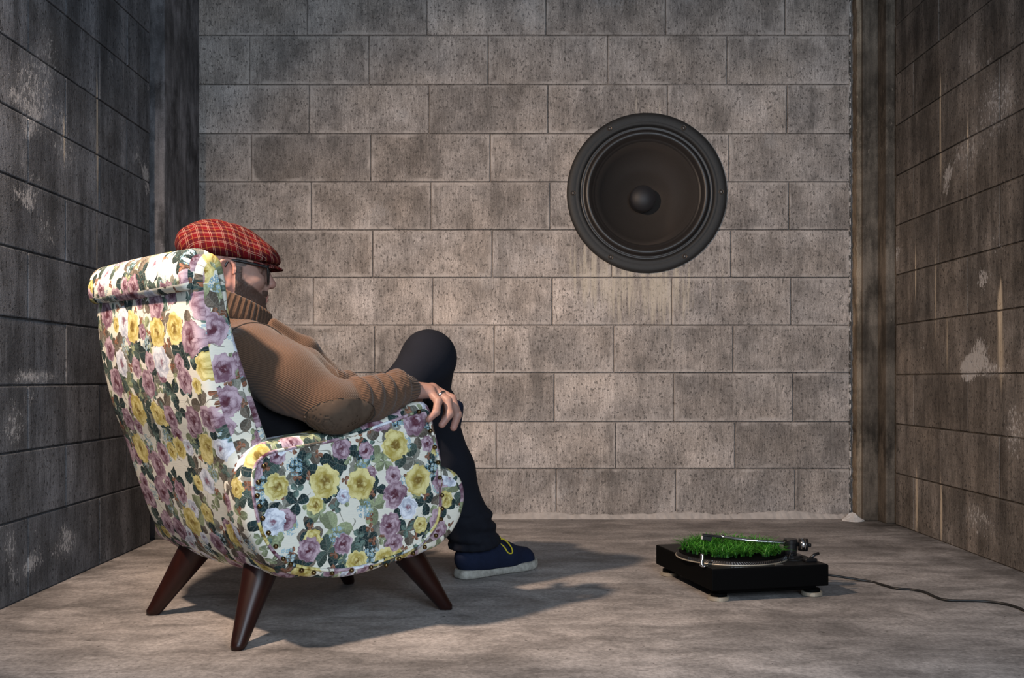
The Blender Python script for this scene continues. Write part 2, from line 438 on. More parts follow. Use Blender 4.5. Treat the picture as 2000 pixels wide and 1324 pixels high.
zr = [0.0, .204, .401, .597, .795, .993, 1.19, 1.388, 1.587, 1.79, 1.988, 2.186, 2.384, 2.582, TOP]
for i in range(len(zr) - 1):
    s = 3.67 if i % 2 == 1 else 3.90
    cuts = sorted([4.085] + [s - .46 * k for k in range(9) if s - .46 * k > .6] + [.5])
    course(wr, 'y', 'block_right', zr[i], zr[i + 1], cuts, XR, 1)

# corner posts
def post(name, dims, m, lab, bev=.006):
    bm = box_bm(*dims, bev, 2); return tag(link(name, bm_mesh(name, bm), m), kind='structure')
post('trim_1', (XL - .10, -1.255, 3.70, 3.95, 0, TOP), 'post_left', '')
post('trim_2', (XL - .10, -1.270, 3.95, 4.16, 0, TOP), 'post_left', '')
post('trim_3', (XL - .10, -1.310, 4.16, 4.262, 0, TOP), 'post_left', '')
post('trim_4', (1.435, XR + .05, 4.19, 4.30, 0, TOP), 'post_right', '')
post('trim_5', (1.497, XR + .05, 4.10, 4.20, 0, TOP), 'post_right', '')
# rusty strip with a wavy rim between back wall and right post
def wavy(name, xa, xb, y, th, m, amp, seed, n=150):
    rr = random.Random(seed); v = []; f = []
    for i in range(n + 1):
        z = TOP * i / n; o1 = rr.uniform(-amp, amp); o2 = rr.uniform(-amp, amp)
        v += [(xa + o1, y + th, z), (xa + o1, y, z), (xb + o2, y, z), (xb + o2, y + th, z)]
    for i in range(n):
        for k in range(3): a = i * 4 + k; f.append((a, a + 1, a + 5, a + 4))
    return tag(link(name, pymesh(name, v, f), m), kind='structure')
wavy('trim_6', 1.416, 1.442, YB - .045, .07, 'rust', .0022, 1)
wavy('trim_7', 1.399, 1.4045, YB - .004, .03, 'crust', .0022, 2, 260)
# lime mortar fillet along the foot of the back wall
v = []; f = []; rr = random.Random(5); n = 170
for i in range(n + 1):
    xx = -1.33 + (1.40 + 1.33) * i / n
    hgt = .022 + .018 * max(0, math.sin(xx * 9 + 1) * math.sin(xx * 3.7)) + rr.uniform(-.004, .004); dep = .016 + rr.uniform(-.004, .005)
    v += [(xx, YB + .004, hgt), (xx, YB - .003, hgt * .85), (xx, YB - dep, -.001)]
for i in range(n):
    for k in range(2): a = i * 3 + k; f.append((a, a + 1, a + 4, a + 3))
tag(link('trim_8', pymesh('fillet', v, f), 'fillet'), kind='structure')
# little heap of lime at the foot of the right post
hp = [(.045, 0), (.04, .006), (.025, .016), (.01, .03), (0, .034)]
heap = lathe_mesh('lime_heap', hp, 14)
for vv in heap.vertices: vv.co += Vector((random.uniform(-.005, .005), random.uniform(-.005, .005), 0))
o = link('lime_heap', heap, 'lime'); o.location = (1.395, 4.195, 0)
tag(o, 'small white lime heap at the foot of the rusty strip', 'lime heap')

# ------------------------------------------------------------------ loudspeaker let into the wall
t = NT('speaker_frame_black'); P = t.tc('Object'); n = t.noise(P, 60, 4)
M['spk_frame'] = t.fin(t.mix(n, (.009, .009, .0095), (.020, .019, .0185)), .62, t.noise(P, 400, 2), .25, .002)
M['spk_rub'] = plain('speaker_rubber', (.020, .017, .016), .42, spec=.5)
t = NT('speaker_cone'); M['spk_cone'] = t.fin(t.mix(t.noise(t.tc('Object'), 150, 3), (.085, .074, .068), (.105, .092, .085)), .38, metal=.6)
t.b.inputs['Anisotropic'].default_value = .75
tg = t.n('ShaderNodeTangent', direction_type='RADIAL', axis='Z'); t.t.links.new(tg.outputs[0], t.b.inputs['Tangent'])
M['spk_cap'] = plain('speaker_cap', (.012, .011, .013), .55)
M['screw'] = plain('speaker_screw', (.10, .085, .075), .4, .7)
spk = empty('loudspeaker', (SPX, YB, SPZ)); spk.rotation_euler = (R(90), 0, 0)     # local +Z faces the room
tag(spk, 'large round black loudspeaker driver set into the block wall', 'speaker')
k_ = SPR / 155
def sp(name, prof, m, n=96, parent=spk):
    return link(name, lathe_mesh(name, [(a * k_, b) for a, b in prof], n), m, parent, True)
sp('frame', [(156, -.03), (156, .006), (154, .012), (149, .015), (140, .0155), (139, .0145), (137, .0155), (133, .016), (131, .012), (129, .004), (128, -.05)], 'spk_frame')
sp('surround', [(130, .000), (129, .006), (126, .003), (123, .001), (121, .014), (116, .023), (111, .016), (107, .002), (105, -.003), (101, -.004), (100, -.02)], 'spk_rub')
sp('cone', [(102, -.0045), (100, -.008), (89, -.050), (73, -.094), (53, -.135), (31, -.168), (24, -.174)], 'spk_cone')
sp('dust_cap', [(25.5, -.19), (26, -.117), (25.5, -.113), (22, -.105), (14, -.097), (6, -.093), (0, -.0925)], 'spk_cap')
sp('back_dish', [(130, -.03), (130, -.21), (0, -.215)], 'under')
scr = lathe_mesh('screw', [(.011, -.004), (.011, .0005), (.0095, .0015), (.008, .0010), (.0065, -.003), (.006, .0015), (.004, .0032), (0, .0038)], 20)
for i in range(6):
    a = R(60 * i + .5); o = link('screw', scr, 'screw', spk); o.location = (144 * k_ * math.cos(a), 144 * k_ * math.sin(a), .0165)


# ------------------------------------------------------------------ implicit-surface modelling (numpy surface nets)
def A(*p): return np.array(p, np.float32)
class SDF:
    def __init__(s, lo, hi, h):
        s.lo = A(*lo); s.h = h; s.n = [int(math.ceil((b - a) / h)) + 1 for a, b in zip(lo, hi)]
        s.d = np.full(s.n, .2, np.float32)
    def _sl(s, lo, hi, pad):
        i0 = [max(0, int((a - pad - l) / s.h)) for a, l in zip(lo, s.lo)]
        i1 = [min(n, int((b + pad - l) / s.h) + 2) for b, l, n in zip(hi, s.lo, s.n)]
        if any(a >= b for a, b in zip(i0, i1)): return None, None
        ax = [s.lo[k] + s.h * np.arange(i0[k], i1[k], dtype=np.float32) for k in range(3)]
        return tuple(slice(a, b) for a, b in zip(i0, i1)), np.meshgrid(*ax, indexing='ij', sparse=True)
    def op(s, fn, lo, hi, k=.01, mode='add'):
        pad = k + 4 * s.h
        sl, G = s._sl(lo, hi, pad)
        if sl is None: return s
        b = fn(*G); a = s.d[sl]
        if mode == 'add':
            hh = np.maximum(k - np.abs(a - b), 0) / k; s.d[sl] = np.minimum(a, b) - hh * hh * k * .25
        else:   # subtract
            b = -b; hh = np.maximum(k - np.abs(a - b), 0) / k; s.d[sl] = np.maximum(a, b) + hh * hh * k * .25
        return s
    def cap(s, a, b, r1, r2=None, k=.012, mode='add', sq=None):
        """tapered capsule; sq=(axis vector, factor) squashes it across that axis"""
        r2 = r1 if r2 is None else r2; a = A(*a); b = A(*b); ba = b - a; L2 = float(ba @ ba) + 1e-9; rm = max(r1, r2) * 1.25
        def fn(x, y, z):
            px, py, pz = x - a[0], y - a[1], z - a[2]
            tt = np.clip((px * ba[0] + py * ba[1] + pz * ba[2]) / L2, 0, 1)
            px = px - tt * ba[0]; py = py - tt * ba[1]; pz = pz - tt * ba[2]
            q = px * px + py * py + pz * pz
            if sq is not None:
                n = A(*sq[0]); n = n / np.linalg.norm(n); dn = px * n[0] + py * n[1] + pz * n[2]
                q = q + dn * dn * (1 / sq[1] ** 2 - 1)
            return np.sqrt(q) - (r1 + (r2 - r1) * tt)
        return s.op(fn, np.minimum(a, b) - rm, np.maximum(a, b) + rm, k, mode)
    def ell(s, c, r, rot=None, k=.012, mode='add'):
        c = A(*c); r = A(*r); Rm = np.eye(3, dtype=np.float32) if rot is None else np.array(rot.to_3x3() if hasattr(rot, 'to_3x3') else rot, np.float32)
        m = float(r.max()) * 1.05
        def fn(x, y, z):
            p = (x - c[0], y - c[1], z - c[2])
            q = [p[0] * Rm[0, i] + p[1] * Rm[1, i] + p[2] * Rm[2, i] for i in range(3)]
            k0 = np.sqrt(sum((q[i] / r[i]) ** 2 for i in range(3))) + 1e-6; k1 = np.sqrt(sum((q[i] / r[i] ** 2) ** 2 for i in range(3))) + 1e-6
            return k0 * (k0 - 1) / k1
        return s.op(fn, c - m, c + m, k, mode)
    def chain(s, pts, rad, k=.012, mode='add', sq=None):
        for i in range(len(pts) - 1): s.cap(pts[i], pts[i + 1], rad[i], rad[i + 1], k, mode, sq)
        return s
    def full(s):
        ax = [s.lo[k] + s.h * np.arange(s.n[k], dtype=np.float32) for k in range(3)]
        return np.meshgrid(*ax, indexing='ij', sparse=True)
    def blur(s, times=1):
        for _ in range(times):
            for ax in range(3):
                d = s.d; e = d.copy()
                a = [slice(None)] * 3; b = [slice(None)] * 3; c = [slice(None)] * 3
                a[ax] = slice(0, -2); b[ax] = slice(1, -1); c[ax] = slice(2, None)
                e[tuple(b)] = .25 * d[tuple(a)] + .5 * d[tuple(b)] + .25 * d[tuple(c)]; s.d = e
        return s
    def mesh(s, name, d=None):
        d = s.d if d is None else d
        nx, ny, nz = d.shape; ins = d < 0
        cnt = np.zeros((nx - 1, ny - 1, nz - 1), np.int8)
        for i in (0, 1):
            for j in (0, 1):
                for k in (0, 1): cnt += ins[i:nx - 1 + i, j:ny - 1 + j, k:nz - 1 + k]
        act = np.argwhere((cnt > 0) & (cnt < 8))
        idx = np.full(cnt.shape, -1, np.int32); idx[act[:, 0], act[:, 1], act[:, 2]] = np.arange(len(act))
        acc = np.zeros((len(act), 3)); num = np.zeros(len(act))
        offs = [(i, j, k) for i in (0, 1) for j in (0, 1) for k in (0, 1)]
        val = {o: d[act[:, 0] + o[0], act[:, 1] + o[1], act[:, 2] + o[2]] for o in offs}
        for o in offs:
            for ax in range(3):
                if o[ax]: continue
                o2 = tuple(o[q] + (q == ax) for q in range(3)); a, b = val[o], val[o2]
                cr = (a < 0) != (b < 0); tt = np.where(cr, a / np.where(cr, a - b, 1), 0)
                p = np.array(o, float)[None] + tt[:, None] * np.eye(3)[ax][None]
                acc += p * cr[:, None]; num += cr
        V = s.lo[None] + s.h * (act + acc / num[:, None])
        Q = []
        for ax in range(3):
            u, w = [(1, 2), (2, 0), (0, 1)][ax]
            sa = [slice(None)] * 3; sb = [slice(None)] * 3; sa[ax] = slice(0, -1); sb[ax] = slice(1, None)
            ch = np.argwhere(ins[tuple(sa)] != ins[tuple(sb)])
            ok = (ch[:, u] > 0) & (ch[:, w] > 0) & (ch[:, u] < d.shape[u] - 1) & (ch[:, w] < d.shape[w] - 1); ch = ch[ok]
            if not len(ch): continue
            def at(du, dw):
                e = ch.copy(); e[:, u] -= du; e[:, w] -= dw; return idx[e[:, 0], e[:, 1], e[:, 2]]
            q = np.stack([at(1, 1), at(0, 1), at(0, 0), at(1, 0)], 1)
            fl = ~ins[tuple(sa)][ch[:, 0], ch[:, 1], ch[:, 2]]
            q[fl] = q[fl][:, ::-1]; Q.append(q)
        return npmesh(name, V, np.concatenate(Q))
def npmesh(name, V, Q):
    me = bpy.data.meshes.new(name); me.vertices.add(len(V)); me.vertices.foreach_set('co', np.asarray(V, np.float32).ravel())
    me.loops.add(Q.size); me.loops.foreach_set('vertex_index', Q.astype(np.int32).ravel())
    me.polygons.add(len(Q)); me.polygons.foreach_set('loop_start', np.arange(0, Q.size, 4, dtype=np.int32))
    me.update(calc_edges=True); me.validate(); me.shade_smooth(); return me
def coords(me):
    a = np.empty(len(me.vertices) * 3, np.float32); me.vertices.foreach_get('co', a); return a.reshape(-1, 3)
def setco(me, a): me.vertices.foreach_set('co', np.asarray(a, np.float32).ravel()); me.update()
def setattr3(me, name, a):
    at = me.attributes.new(name, 'FLOAT_VECTOR', 'POINT'); at.data.foreach_set('vector', np.asarray(a, np.float32).ravel())

# ------------------------------------------------------------------ armchair
YAW = math.atan2(.673, .74); CH = (-.525, 2.55, 0)
chair = empty('armchair', CH, YAW)
tag(chair, 'floral print upholstered armchair with tapered dark wooden legs', 'armchair')

def resample(pts, n):
    P = catmull([(a, b, 0) for a, b in pts], 12, True); L = [0]
    for i in range(len(P)): L.append(L[-1] + (P[(i + 1) % len(P)] - P[i]).length)
    out = []; j = 0
    for i in range(n):
        s = L[-1] * i / n
        while L[j + 1] < s: j += 1
        w = (s - L[j]) / max(1e-9, L[j + 1] - L[j]); p = P[j].lerp(P[(j + 1) % len(P)], w); out.append((p.x, p.y))
    return np.array(out), L[-1]
def inset(P, d):
    T = np.roll(P, -1, 0) - np.roll(P, 1, 0); T /= np.linalg.norm(T, axis=1)[:, None]
    Nn = np.stack([T[:, 1], -T[:, 0]], 1)
    ar = np.sum(P[:, 0] * np.roll(P[:, 1], -1) - np.roll(P[:, 0], -1) * P[:, 1])
    if ar < 0: Nn = -Nn
    return P - Nn * d
def slab(name, pts, y0, y1, r=.02, puff=.01, bulge=0., n=96, parent=None, m='floral', ny=10, uvoff=(0, 0)):
    """upholstered slab: closed (x,z) outline carried from y0 to y1, rounded rims, puffed faces; UV in metres"""
    P, L = resample(pts, n); c = P.mean(0); rings = []
    ca = lambda q: math.sin(q * math.pi / 2)
    Pi = inset(P, r)
    for s in (.0, .25, .5, .75, .92): rings.append((c + (Pi - c) * s, y0 - puff * (1 - s ** 2.5), 'c0'))
    for q in (0, .25, .5, .75): rings.append((inset(P, r * (1 - ca(q))), y0 + r * (1 - math.cos(q * math.pi / 2)), 'b0'))
    for j in range(ny + 1):
        tt = j / ny; rings.append((inset(P, -bulge * (1 - (2 * tt - 1) ** 2)), y0 + r + (y1 - y0 - 2 * r) * tt, 'w'))
    for q in (.75, .5, .25, 0): rings.append((inset(P, r * (1 - ca(q))), y1 - r * (1 - math.cos(q * math.pi / 2)), 'b1'))
    for s in (.92, .75, .5, .25, 0.): rings.append((c + (Pi - c) * s, y1 + puff * (1 - s ** 2.5), 'c1'))
    V = []; F = []; UV = []; cum = 0.
    for ring, y, kk in rings: V += [(p[0], y, p[1]) for p in ring]
    for i in range(len(rings) - 1):
        ka, kb = rings[i][2], rings[i + 1][2]; cap = ka[0] == 'c' or kb[0] == 'c'
        for k in range(n):
            k2 = (k + 1) % n; q = (i * n + k, i * n + k2, (i + 1) * n + k2, (i + 1) * n + k); F.append(q)
            for vi, kk in zip(q, (k, k + 1, k + 1, k)):
                x, y, z = V[vi]
                UV.append((x + uvoff[0], z + uvoff[1]) if (cap or ka[0] == 'b' and False) else (y + 3.1 + uvoff[0], L * kk / n + uvoff[1]))
    me = pymesh(name, V, F); ul = me.uv_layers.new(name='UVMap'); ul.data.foreach_set('uv', np.array(UV, np.float32).ravel())
    bm = bmesh.new(); bm.from_mesh(me); bmesh.ops.remove_doubles(bm, verts=bm.verts, dist=1e-6); bmesh.ops.recalc_face_normals(bm, faces=bm.faces); bm.to_mesh(me); bm.free()
    return link(name, me, m, parent, True), P

back_pts = [(-.15, .145), (-.2, .15), (-.255, .2), (-.298, .30), (-.336, .42), (-.372, .52), (-.398, .64), (-.408, .74), (-.41, .80), (-.395, .832), (-.37, .842), (-.345, .828),
            (-.333, .787), (-.318, .687), (-.283, .58), (-.235, .45), (-.19, .35), (-.12, .25), (-.10, .16)]
back, bp = slab('backrest', back_pts, -.272, .272, .022, .004, .006, 128, chair, ny=14)
roll_pts = [(-.428, .772), (-.431, .80), (-.421, .832), (-.40, .848), (-.372, .845), (-.356, .828), (-.36, .79), (-.39, .768), (-.416, .760)]
slab('top_roll', roll_pts, -.262, .262, .014, .004, .003, 48, chair, uvoff=(1.3, .7), ny=14)
arm_pts = [(.142, .526), (.046, .502), (-.09, .468), (-.219, .452), (-.267, .444), (-.303, .421), (-.319, .38), (-.314, .316), (-.29, .24), (-.237, .178), (-.143, .146), (-.038, .138),
           (.105, .162), (.18, .204), (.211, .262), (.208, .383), (.185, .47), (.172, .512)]
tack_px = [(185, 432), (150, 535), (143, 622), (157, 690), (178, 768), (215, 862), (262, 950), (310, 1030), (358, 1065), (428, 1105), (508, 1120), (627, 1125), (752, 1105), (878, 1085), (975, 1072),
           (1060, 1030), (1150, 995), (1225, 955), (1297, 880), (1330, 775), (1338, 705), (1337, 620), (1323, 505), (1311, 408), (1290, 308), (1262, 203), (1187, 80)]
Fv = Vector((.74, .673)).normalized(); Lv = Vector((-Fv.y, Fv.x)); Ov = Vector(CH[:2])
def on_side(px, py, yl):
    """where the sight line through a measured point of the arm panel meets the panel plane (chair coordinates)"""
    d = Vector(((px - 1000) / 2000, 1., -(py - 740) / 2000)); tt = (yl + Ov.dot(Lv)) / Vector((d.x, d.y)).dot(Lv); p = d * tt
    q = Vector((p.x, p.y)) - Ov; return q.dot(Fv), CAMZ + p.z
tacks = [on_side(460 + a / 3.31, 780 + b / 3.31, -.318) for a, b in tack_px]
tack_me = lathe_mesh('tack', [(.0052, -.003), (.0052, .0004), (.0042, .0022), (.0022, .0034), (0, .0038)], 12); tack_me.materials.append(M['brass']); tack_me.shade_smooth()
for sg in (-1, 1):
    ya, yb_ = (-.312, -.205) if sg < 0 else (.205, .312)
    arm, ap = slab('arm', arm_pts if sg < 0 else [(max(a_, -.255 + .2 * max(0, -.255 - a_)), b_) for a_, b_ in arm_pts], ya, yb_, .024, .008, .0, 110, chair, ny=6, uvoff=(.35 if sg < 0 else 1.9, .2))
    pin = inset(ap, .020)
    v, f = tube([(p[0], sg * .3125, p[1]) for p in pin], .0036, 8, True)
    pm = pymesh('piping', v, f); ul = pm.uv_layers.new(name='UVMap')
    for lp in pm.loops: c_ = pm.vertices[lp.vertex_index].co; ul.data[lp.index].uv = (c_.x + 5.2, c_.z + 2.2)
    link('piping', pm, 'floral', arm, True)
    for (tx, tz) in tacks:
        if sg > 0 and tx < -.22: continue
        o = link('tack', tack_me, None, arm); o.location = (tx, sg * .3185, tz); o.rotation_euler = (R(90) * (1 if sg < 0 else -1), 0, 0)
slab('front_rail', [(.10, .17), (.19, .165), (.25, .19), (.288, .235), (.303, .288), (.29, .335), (.25, .362), (.19, .372), (.10, .37)], -.283, .283, .022, .006, .004, 64, chair, uvoff=(2.7, 1.4))
slab('seat', [(-.22, .16), (.15, .155), (.19, .22), (.19, .30), (.15, .335), (0, .325), (-.15, .315), (-.24, .31)], -.225, .225, .025, .0, .0, 64, chair, uvoff=(4.7, .4))
link('underside', bm_mesh('underside', box_bm(-.20, .19, -.20, .20, .145, .175, .01)), 'under', chair)
for sx, sy in ((-1, -1), (-1, 1), (1, -1), (1, 1)):
    ft = Vector((.288 * sx, .222 * sy, .0)); tp = Vector((.165 * sx - (.01 if sx < 0 else 0), .15 * sy, .205))
    ps = [ft, ft + Vector((0, 0, .004)), ft.lerp(tp, .05), ft.lerp(tp, .35), ft.lerp(tp, .75), tp]
    v, f = tube(ps, [.012, .0145, .017, .026, .039, .046], 24)
    link('leg', pymesh('leg', v, f), 'wood', chair, True)

# ------------------------------------------------------------------ the seated man (chair coordinates: x forward, y to his left)
t = NT('skin'); P = t.tc('Object'); c = t.attr('tint', 'Vector')
nz = t.noise(P, 120, 3); hr = t.noise(P, 900, 2, .7)
tx, ty, tz = t.sep(c)          # tint: x = beard, y = hair, z = redness
sk = t.mix(nz, (.27, .155, .122), (.35, .21, .168)); sk = t.mix(tz * .6, sk, (.42, .15, .12))
sk = t.mix((tx + (hr - .5) * .9 * tx.sm(.02, .3)).sm(.25, .75) * .88, sk, t.mix(hr, (.020, .012, .009), (.065, .038, .027)))
sk = t.mix((ty + (hr - .5) * .5 * ty.sm(.02, .3)).sm(.3, .7) * .9, sk, t.mix(hr, (.02, .015, .012), (.075, .06, .052)))
M['skin'] = t.fin(sk, .52, nz * .4 + hr * tx, .25, .002, spec=.4)
M['skin'].node_tree.nodes['Principled BSDF'].inputs['Subsurface Weight'].default_value = .08
M['skin'].node_tree.nodes['Principled BSDF'].inputs['Subsurface Radius'].default_value = (.01, .004, .002)

Hc = Vector((-.197, .008, .822)); HS = .935
HR = Matrix.Rotation(R(-20), 3, 'Z') @ Matrix.Rotation(R(3), 3, 'Y')
def hw(p): return tuple(HR @ (Vector(p) * HS) + Hc)       # head frame (origin between the ears, x to the nose) -> chair coordinates
hd = SDF((-.13, -.11, -.16), (.155, .11, .15), .0021)
hd.ell((-.012, 0, .045), (.098, .076, .085), k=.02)                         # cranium
hd.ell((.035, 0, .025), (.058, .064, .068), k=.03)                           # forehead, temples
hd.cap((.02, 0, -.02), (.055, 0, -.055), .062, .044, k=.03)                 # face mass
for s in (-1, 1):
    hd.cap((.005, .056 * s, -.035), (.072, .020 * s, -.088), .016, .017, k=.03)      # jaw line
    hd.ell((.066, .040 * s, -.010), (.022, .022, .018), k=.025)                     # cheek bone
    hd.ell((.080, .031 * s, .022), (.014, .021, .013), k=.012, mode='sub')          # eye socket
    hd.ell((.071, .031 * s, .021), (.0125, .0125, .0125), k=.004)                   # eyeball
    hd.ell((.0765, .031 * s, .0265), (.008, .015, .005), Matrix.Rotation(R(8 * s), 3, 'Z'), k=.005)   # lid
    hd.cap((.087, .012 * s, .040), (.074, .046 * s, .043), .007, .006, k=.012)      # brow
    hd.ell((.097, .011 * s, -.019), (.011, .008, .008), k=.008)                     # nostril wing
    # ear: bowl, rim, lobe
    Re = Matrix.Rotation(R(-24 * s), 3, 'Z') @ Matrix.Rotation(R(-10), 3, 'Y')
    hd.ell((-.012, .076 * s, .004), (.019, .006, .032), Re, k=.006)
    hd.ell((-.009, .083 * s, .003), (.0115, .006, .021), Re, k=.004, mode='sub')
    rim = [(-.002 + .020 * math.cos(q) * -1 - .008, (.080 + .004 * max(0, -math.cos(q) * -1)) * s, .010 + .024 * math.sin(q)) for q in np.linspace(R(-60), R(200), 12)]
    hd.chain(rim, [.0038] * 12, k=.004)
    hd.ell((-.003, .074 * s, -.026), (.008, .005, .010), k=.006)
hd.cap((.092, 0, .034), (.111, 0, -.006), .008, .0105, k=.012)              # nose bridge
hd.ell((.112, 0, -.011), (.0125, .0115, .0105), k=.008)                     # nose tip
for s in (-1, 1): hd.ell((.106, .0065 * s, -.024), (.006, .0038, .005), k=.003, mode='sub')
hd.ell((.089, 0, -.036), (.014, .026, .014), k=.012)                        # upper lip area
hd.cap((.101, -.010, -.0435), (.101, .010, -.0435), .0052, k=.006)          # upper lip
hd.cap((.099, -.010, -.054), (.099, .010, -.054), .0058, k=.006)            # lower lip
hd.cap((.106, -.020, -.0488), (.106, .020, -.0488), .0022, k=.004, mode='sub')
hd.ell((.087, 0, -.083), (.017, .024, .017), k=.014)                        # chin
hd.cap((-.035, 0, -.06), (-.055, 0, -.16), .056, .055, k=.03)               # neck
me_h = hd.mesh('head'); V = coords(me_h)
x, y, z = V[:, 0], V[:, 1], V[:, 2]; ay = np.abs(y)
sst = lambda a, lo, hi: (lambda q: q * q * (3 - 2 * q))(np.clip((a - lo) / (hi - lo), 0, 1))
low = sst(-z + (-.010) - np.clip((x - .035) * .55, -.1, .05), -.008, .012)       # beard upper line runs from sideburn to moustache
beard = low * sst(x, -.004, .012) * (1 - sst(x, .112, .116))
beard = np.maximum(beard, sst(x, .006, .014) * (1 - sst(x, .024, .034)) * (z < .02) * (ay > .05))      # sideburn
must = sst(x, .080, .088) * sst(-z, .027, .032) * (1 - sst(-z, .042, .046)) * (ay < .035)
lips = ((x > .098) & (z < -.0405) & (z > -.060) & (ay < .017))
beard = np.maximum(beard, must) * np.where(lips, .15, 1.) * np.where(z < -.115, .3, 1.)
nosem = (x > .088) & (z > -.030); beard = beard * np.where(nosem & (z > -.026), 0, 1)
earm = (ay > .0705) & (x < .012) & (x > -.045) & (z < .045) & (z > -.045)
beard = beard * np.where(earm, 0, 1)
hair = np.maximum(sst(-x, -.020, -.006) * sst(z, -.03, -.005), sst(z, .012, .030) * (1 - sst(x, .030, .050))) * np.where(earm, 0, 1)
hair = np.maximum(hair, ((x > .07) & (z > .036) & (z < .047) & (ay > .012) & (ay < .05)) * .8)          # brows
red = lips * .9 + earm * .55 + ((x > .105) & (z > -.03) & (z < .005)) * .35
nrs = np.random.rand(len(V)).astype(np.float32)
tint_h = np.stack([beard, hair, red], 1)
V = V + (np.sign(V) * [[0, 1, 0]] + [[.5, 0, -.3]]) * (beard * (.0012 + .0012 * nrs))[:, None]
setco(me_h, np.array([hw(p) for p in V])); setattr3(me_h, 'tint', tint_h)

# right hand hanging over the front of the arm
def hand(sg):
    m = lambda p: (p[0], p[1] * sg, p[2])
    lo = (.08, -.365, .435); hi = (.29, -.175, .60)
    if sg < 0: lo = (.08, .175, .435); hi = (.29, .365, .60)
    s = SDF(lo, hi, .0019)
    W = (.125, -.277, .556)
    s.chain([m((.06, -.283, .553)), m(W)], [.026, .025], sq=((0, .3, 1), .78))
    K = [(.170, -.302, .549), (.190, -.288, .554), (.204, -.268, .556), (.210, -.247, .553)]
    for i, kn in enumerate(K): s.cap(m((.135, -.277 + (i - 1.5) * -.0 + (1.5 - i) * -.008, .553)), m(kn), .0165, .0125, k=.014)
    s.ell(m((.165, -.277, .550)), (.038, .030, .016), k=.012)
    Fg = [([(.170, -.302, .549), (.171, -.333, .527), (.157, -.343, .502), (.137, -.341, .486)], [.0115, .0098, .0090, .0078]),
          ([(.190, -.288, .554), (.203, -.329, .528), (.196, -.345, .497), (.176, -.341, .472)], [.0125, .0105, .0096, .0084]),
          ([(.204, -.268, .556), (.230, -.312, .532), (.229, -.335, .494), (.212, -.340, .464)], [.0128, .0108, .0099, .0086]),
          ([(.210, -.247, .553), (.247, -.262, .538), (.254, -.266, .502), (.244, -.262, .475)], [.0125, .0105, .0096, .0084])]
    for pts, rad in Fg: s.chain([m(p) for p in pts], rad, k=.0045)
    s.chain([m((.140, -.258, .548)), m((.165, -.222, .545)), m((.192, -.205, .538)), m((.212, -.203, .528))], [.017, .0135, .0115, .0095], k=.008)
    for pts, rad in Fg:      # nails and knuckle bumps
        a, b = Vector(m(pts[2])), Vector(m(pts[3]))
        s.ell(m(pts[0]), (.0135, .0135, .012), k=.008)
    return s.mesh('hand'), Fg
hands = []
for sg in (1, -1):
    hm, Fg = hand(sg); Vh = coords(hm)
    tips = np.array([[p[3][0], p[3][1] * sg, p[3][2]] for p, _ in Fg]); dd = np.min(np.linalg.norm(Vh[:, None] - tips[None], axis=2), 1)
    setattr3(hm, 'tint', np.stack([dd * 0, dd * 0, np.clip(1.0 - dd / .03, 0, 1) * .5 + .12], 1)); hands.append(hm)

# body under the clothes
bd = SDF((-.34, -.36, .02), (.78, .36, .80), .005)
bd.cap((-.20, 0, .66), (-.192, 0, .80), .052, .050, k=.03)
bd.cap((-.185, -.08, .62), (.03, -.06, .40), .085, .085, k=.04); bd.cap((-.185, .08, .62), (.03, .06, .40), .085, .085, k=.04)
for s in (-1, 1):
    bd.chain([(-.195, .15 * s, .645), (-.075, .295 * s, .51), (.13, .277 * s, .556)], [.048, .040, .024], k=.02)
LEGS = {-1: [(.06, -.092, .375), (.315, -.105, .638), (.53, .155, .515)], 1: [(.04, .10, .39), (.462, .055, .50), (.605, .06, .085)]}
for s, L_ in LEGS.items(): bd.chain(L_, [.058, .044, .034], k=.02)
bd.cap(LEGS[1][2], (.72, .06, .045), .030, .03, k=.02); bd.cap(LEGS[-1][2], (.575, .245, .455), .030, .028, k=.02)
me_b = bd.mesh('body'); setattr3(me_b, 'tint', np.zeros((len(me_b.vertices), 3)))
bm = bmesh.new()
for m_ in (me_b, me_h, *hands): bm.from_mesh(m_)
pm = bpy.data.meshes.new('person'); bm.to_mesh(pm); bm.free(); pm.shade_smooth()
man = link('person', pm, 'skin'); man.location = CH; man.rotation_euler = (0, 0, YAW)
tag(man, 'bearded person in red tartan cap and brown sweater slouched in floral armchair', 'person')

# ---- sweater
t = NT('brown_knit'); P = t.tc('Object'); ax_ = t.attr('rib', 'Vector'); rx, ry, rz_ = t.sep(ax_)
w = (rx.sin() * .5 + .5)
nz = t.noise(P, 30, 3); nf = t.noise(P, 500, 2, .7)
c = t.mix(nz, (.088, .048, .030), (.126, .071, .044)); c = t.mix(((1. - w) * ry * .5).min(.92), c, (.018, .011, .008)); c = t.mix(nf.sm(.3, .7) * .25, c, (.20, .125, .085))
M['knit'] = t.fin(c, .95, w * ry + nf * .3, .5, .0025, spec=.12)
M['knit'].node_tree.nodes['Principled BSDF'].inputs['Sheen Weight'].default_value = .15
M['patch'] = plain('brown_suede_patch', (.080, .056, .041), .9, spec=.1, var=.3, scale=70)
M['seam'] = plain('dark_seam', (.035, .024, .018), .9)
sw = SDF((-.34, -.40, .34), (.24, .40, .80), .0036)
for s in (-1, 1):
    sw.cap((-.185, .085 * s, .605), (-.03, .075 * s, .485), .106, .120, k=.05)
    sw.cap((-.03, .075 * s, .485), (.045, .07 * s, .455), .118, .10, k=.05)
    sw.chain([(-.21, .145 * s, .632), (-.165, .225 * s, .578), (-.100, .303 * s, .518)], [.070, .070, .057], k=.03)
    sw.chain([(-.100, .303 * s, .518), (.01, .295 * s, .536), (.098, .280 * s, .556)], [.057, .049, .040], k=.018)
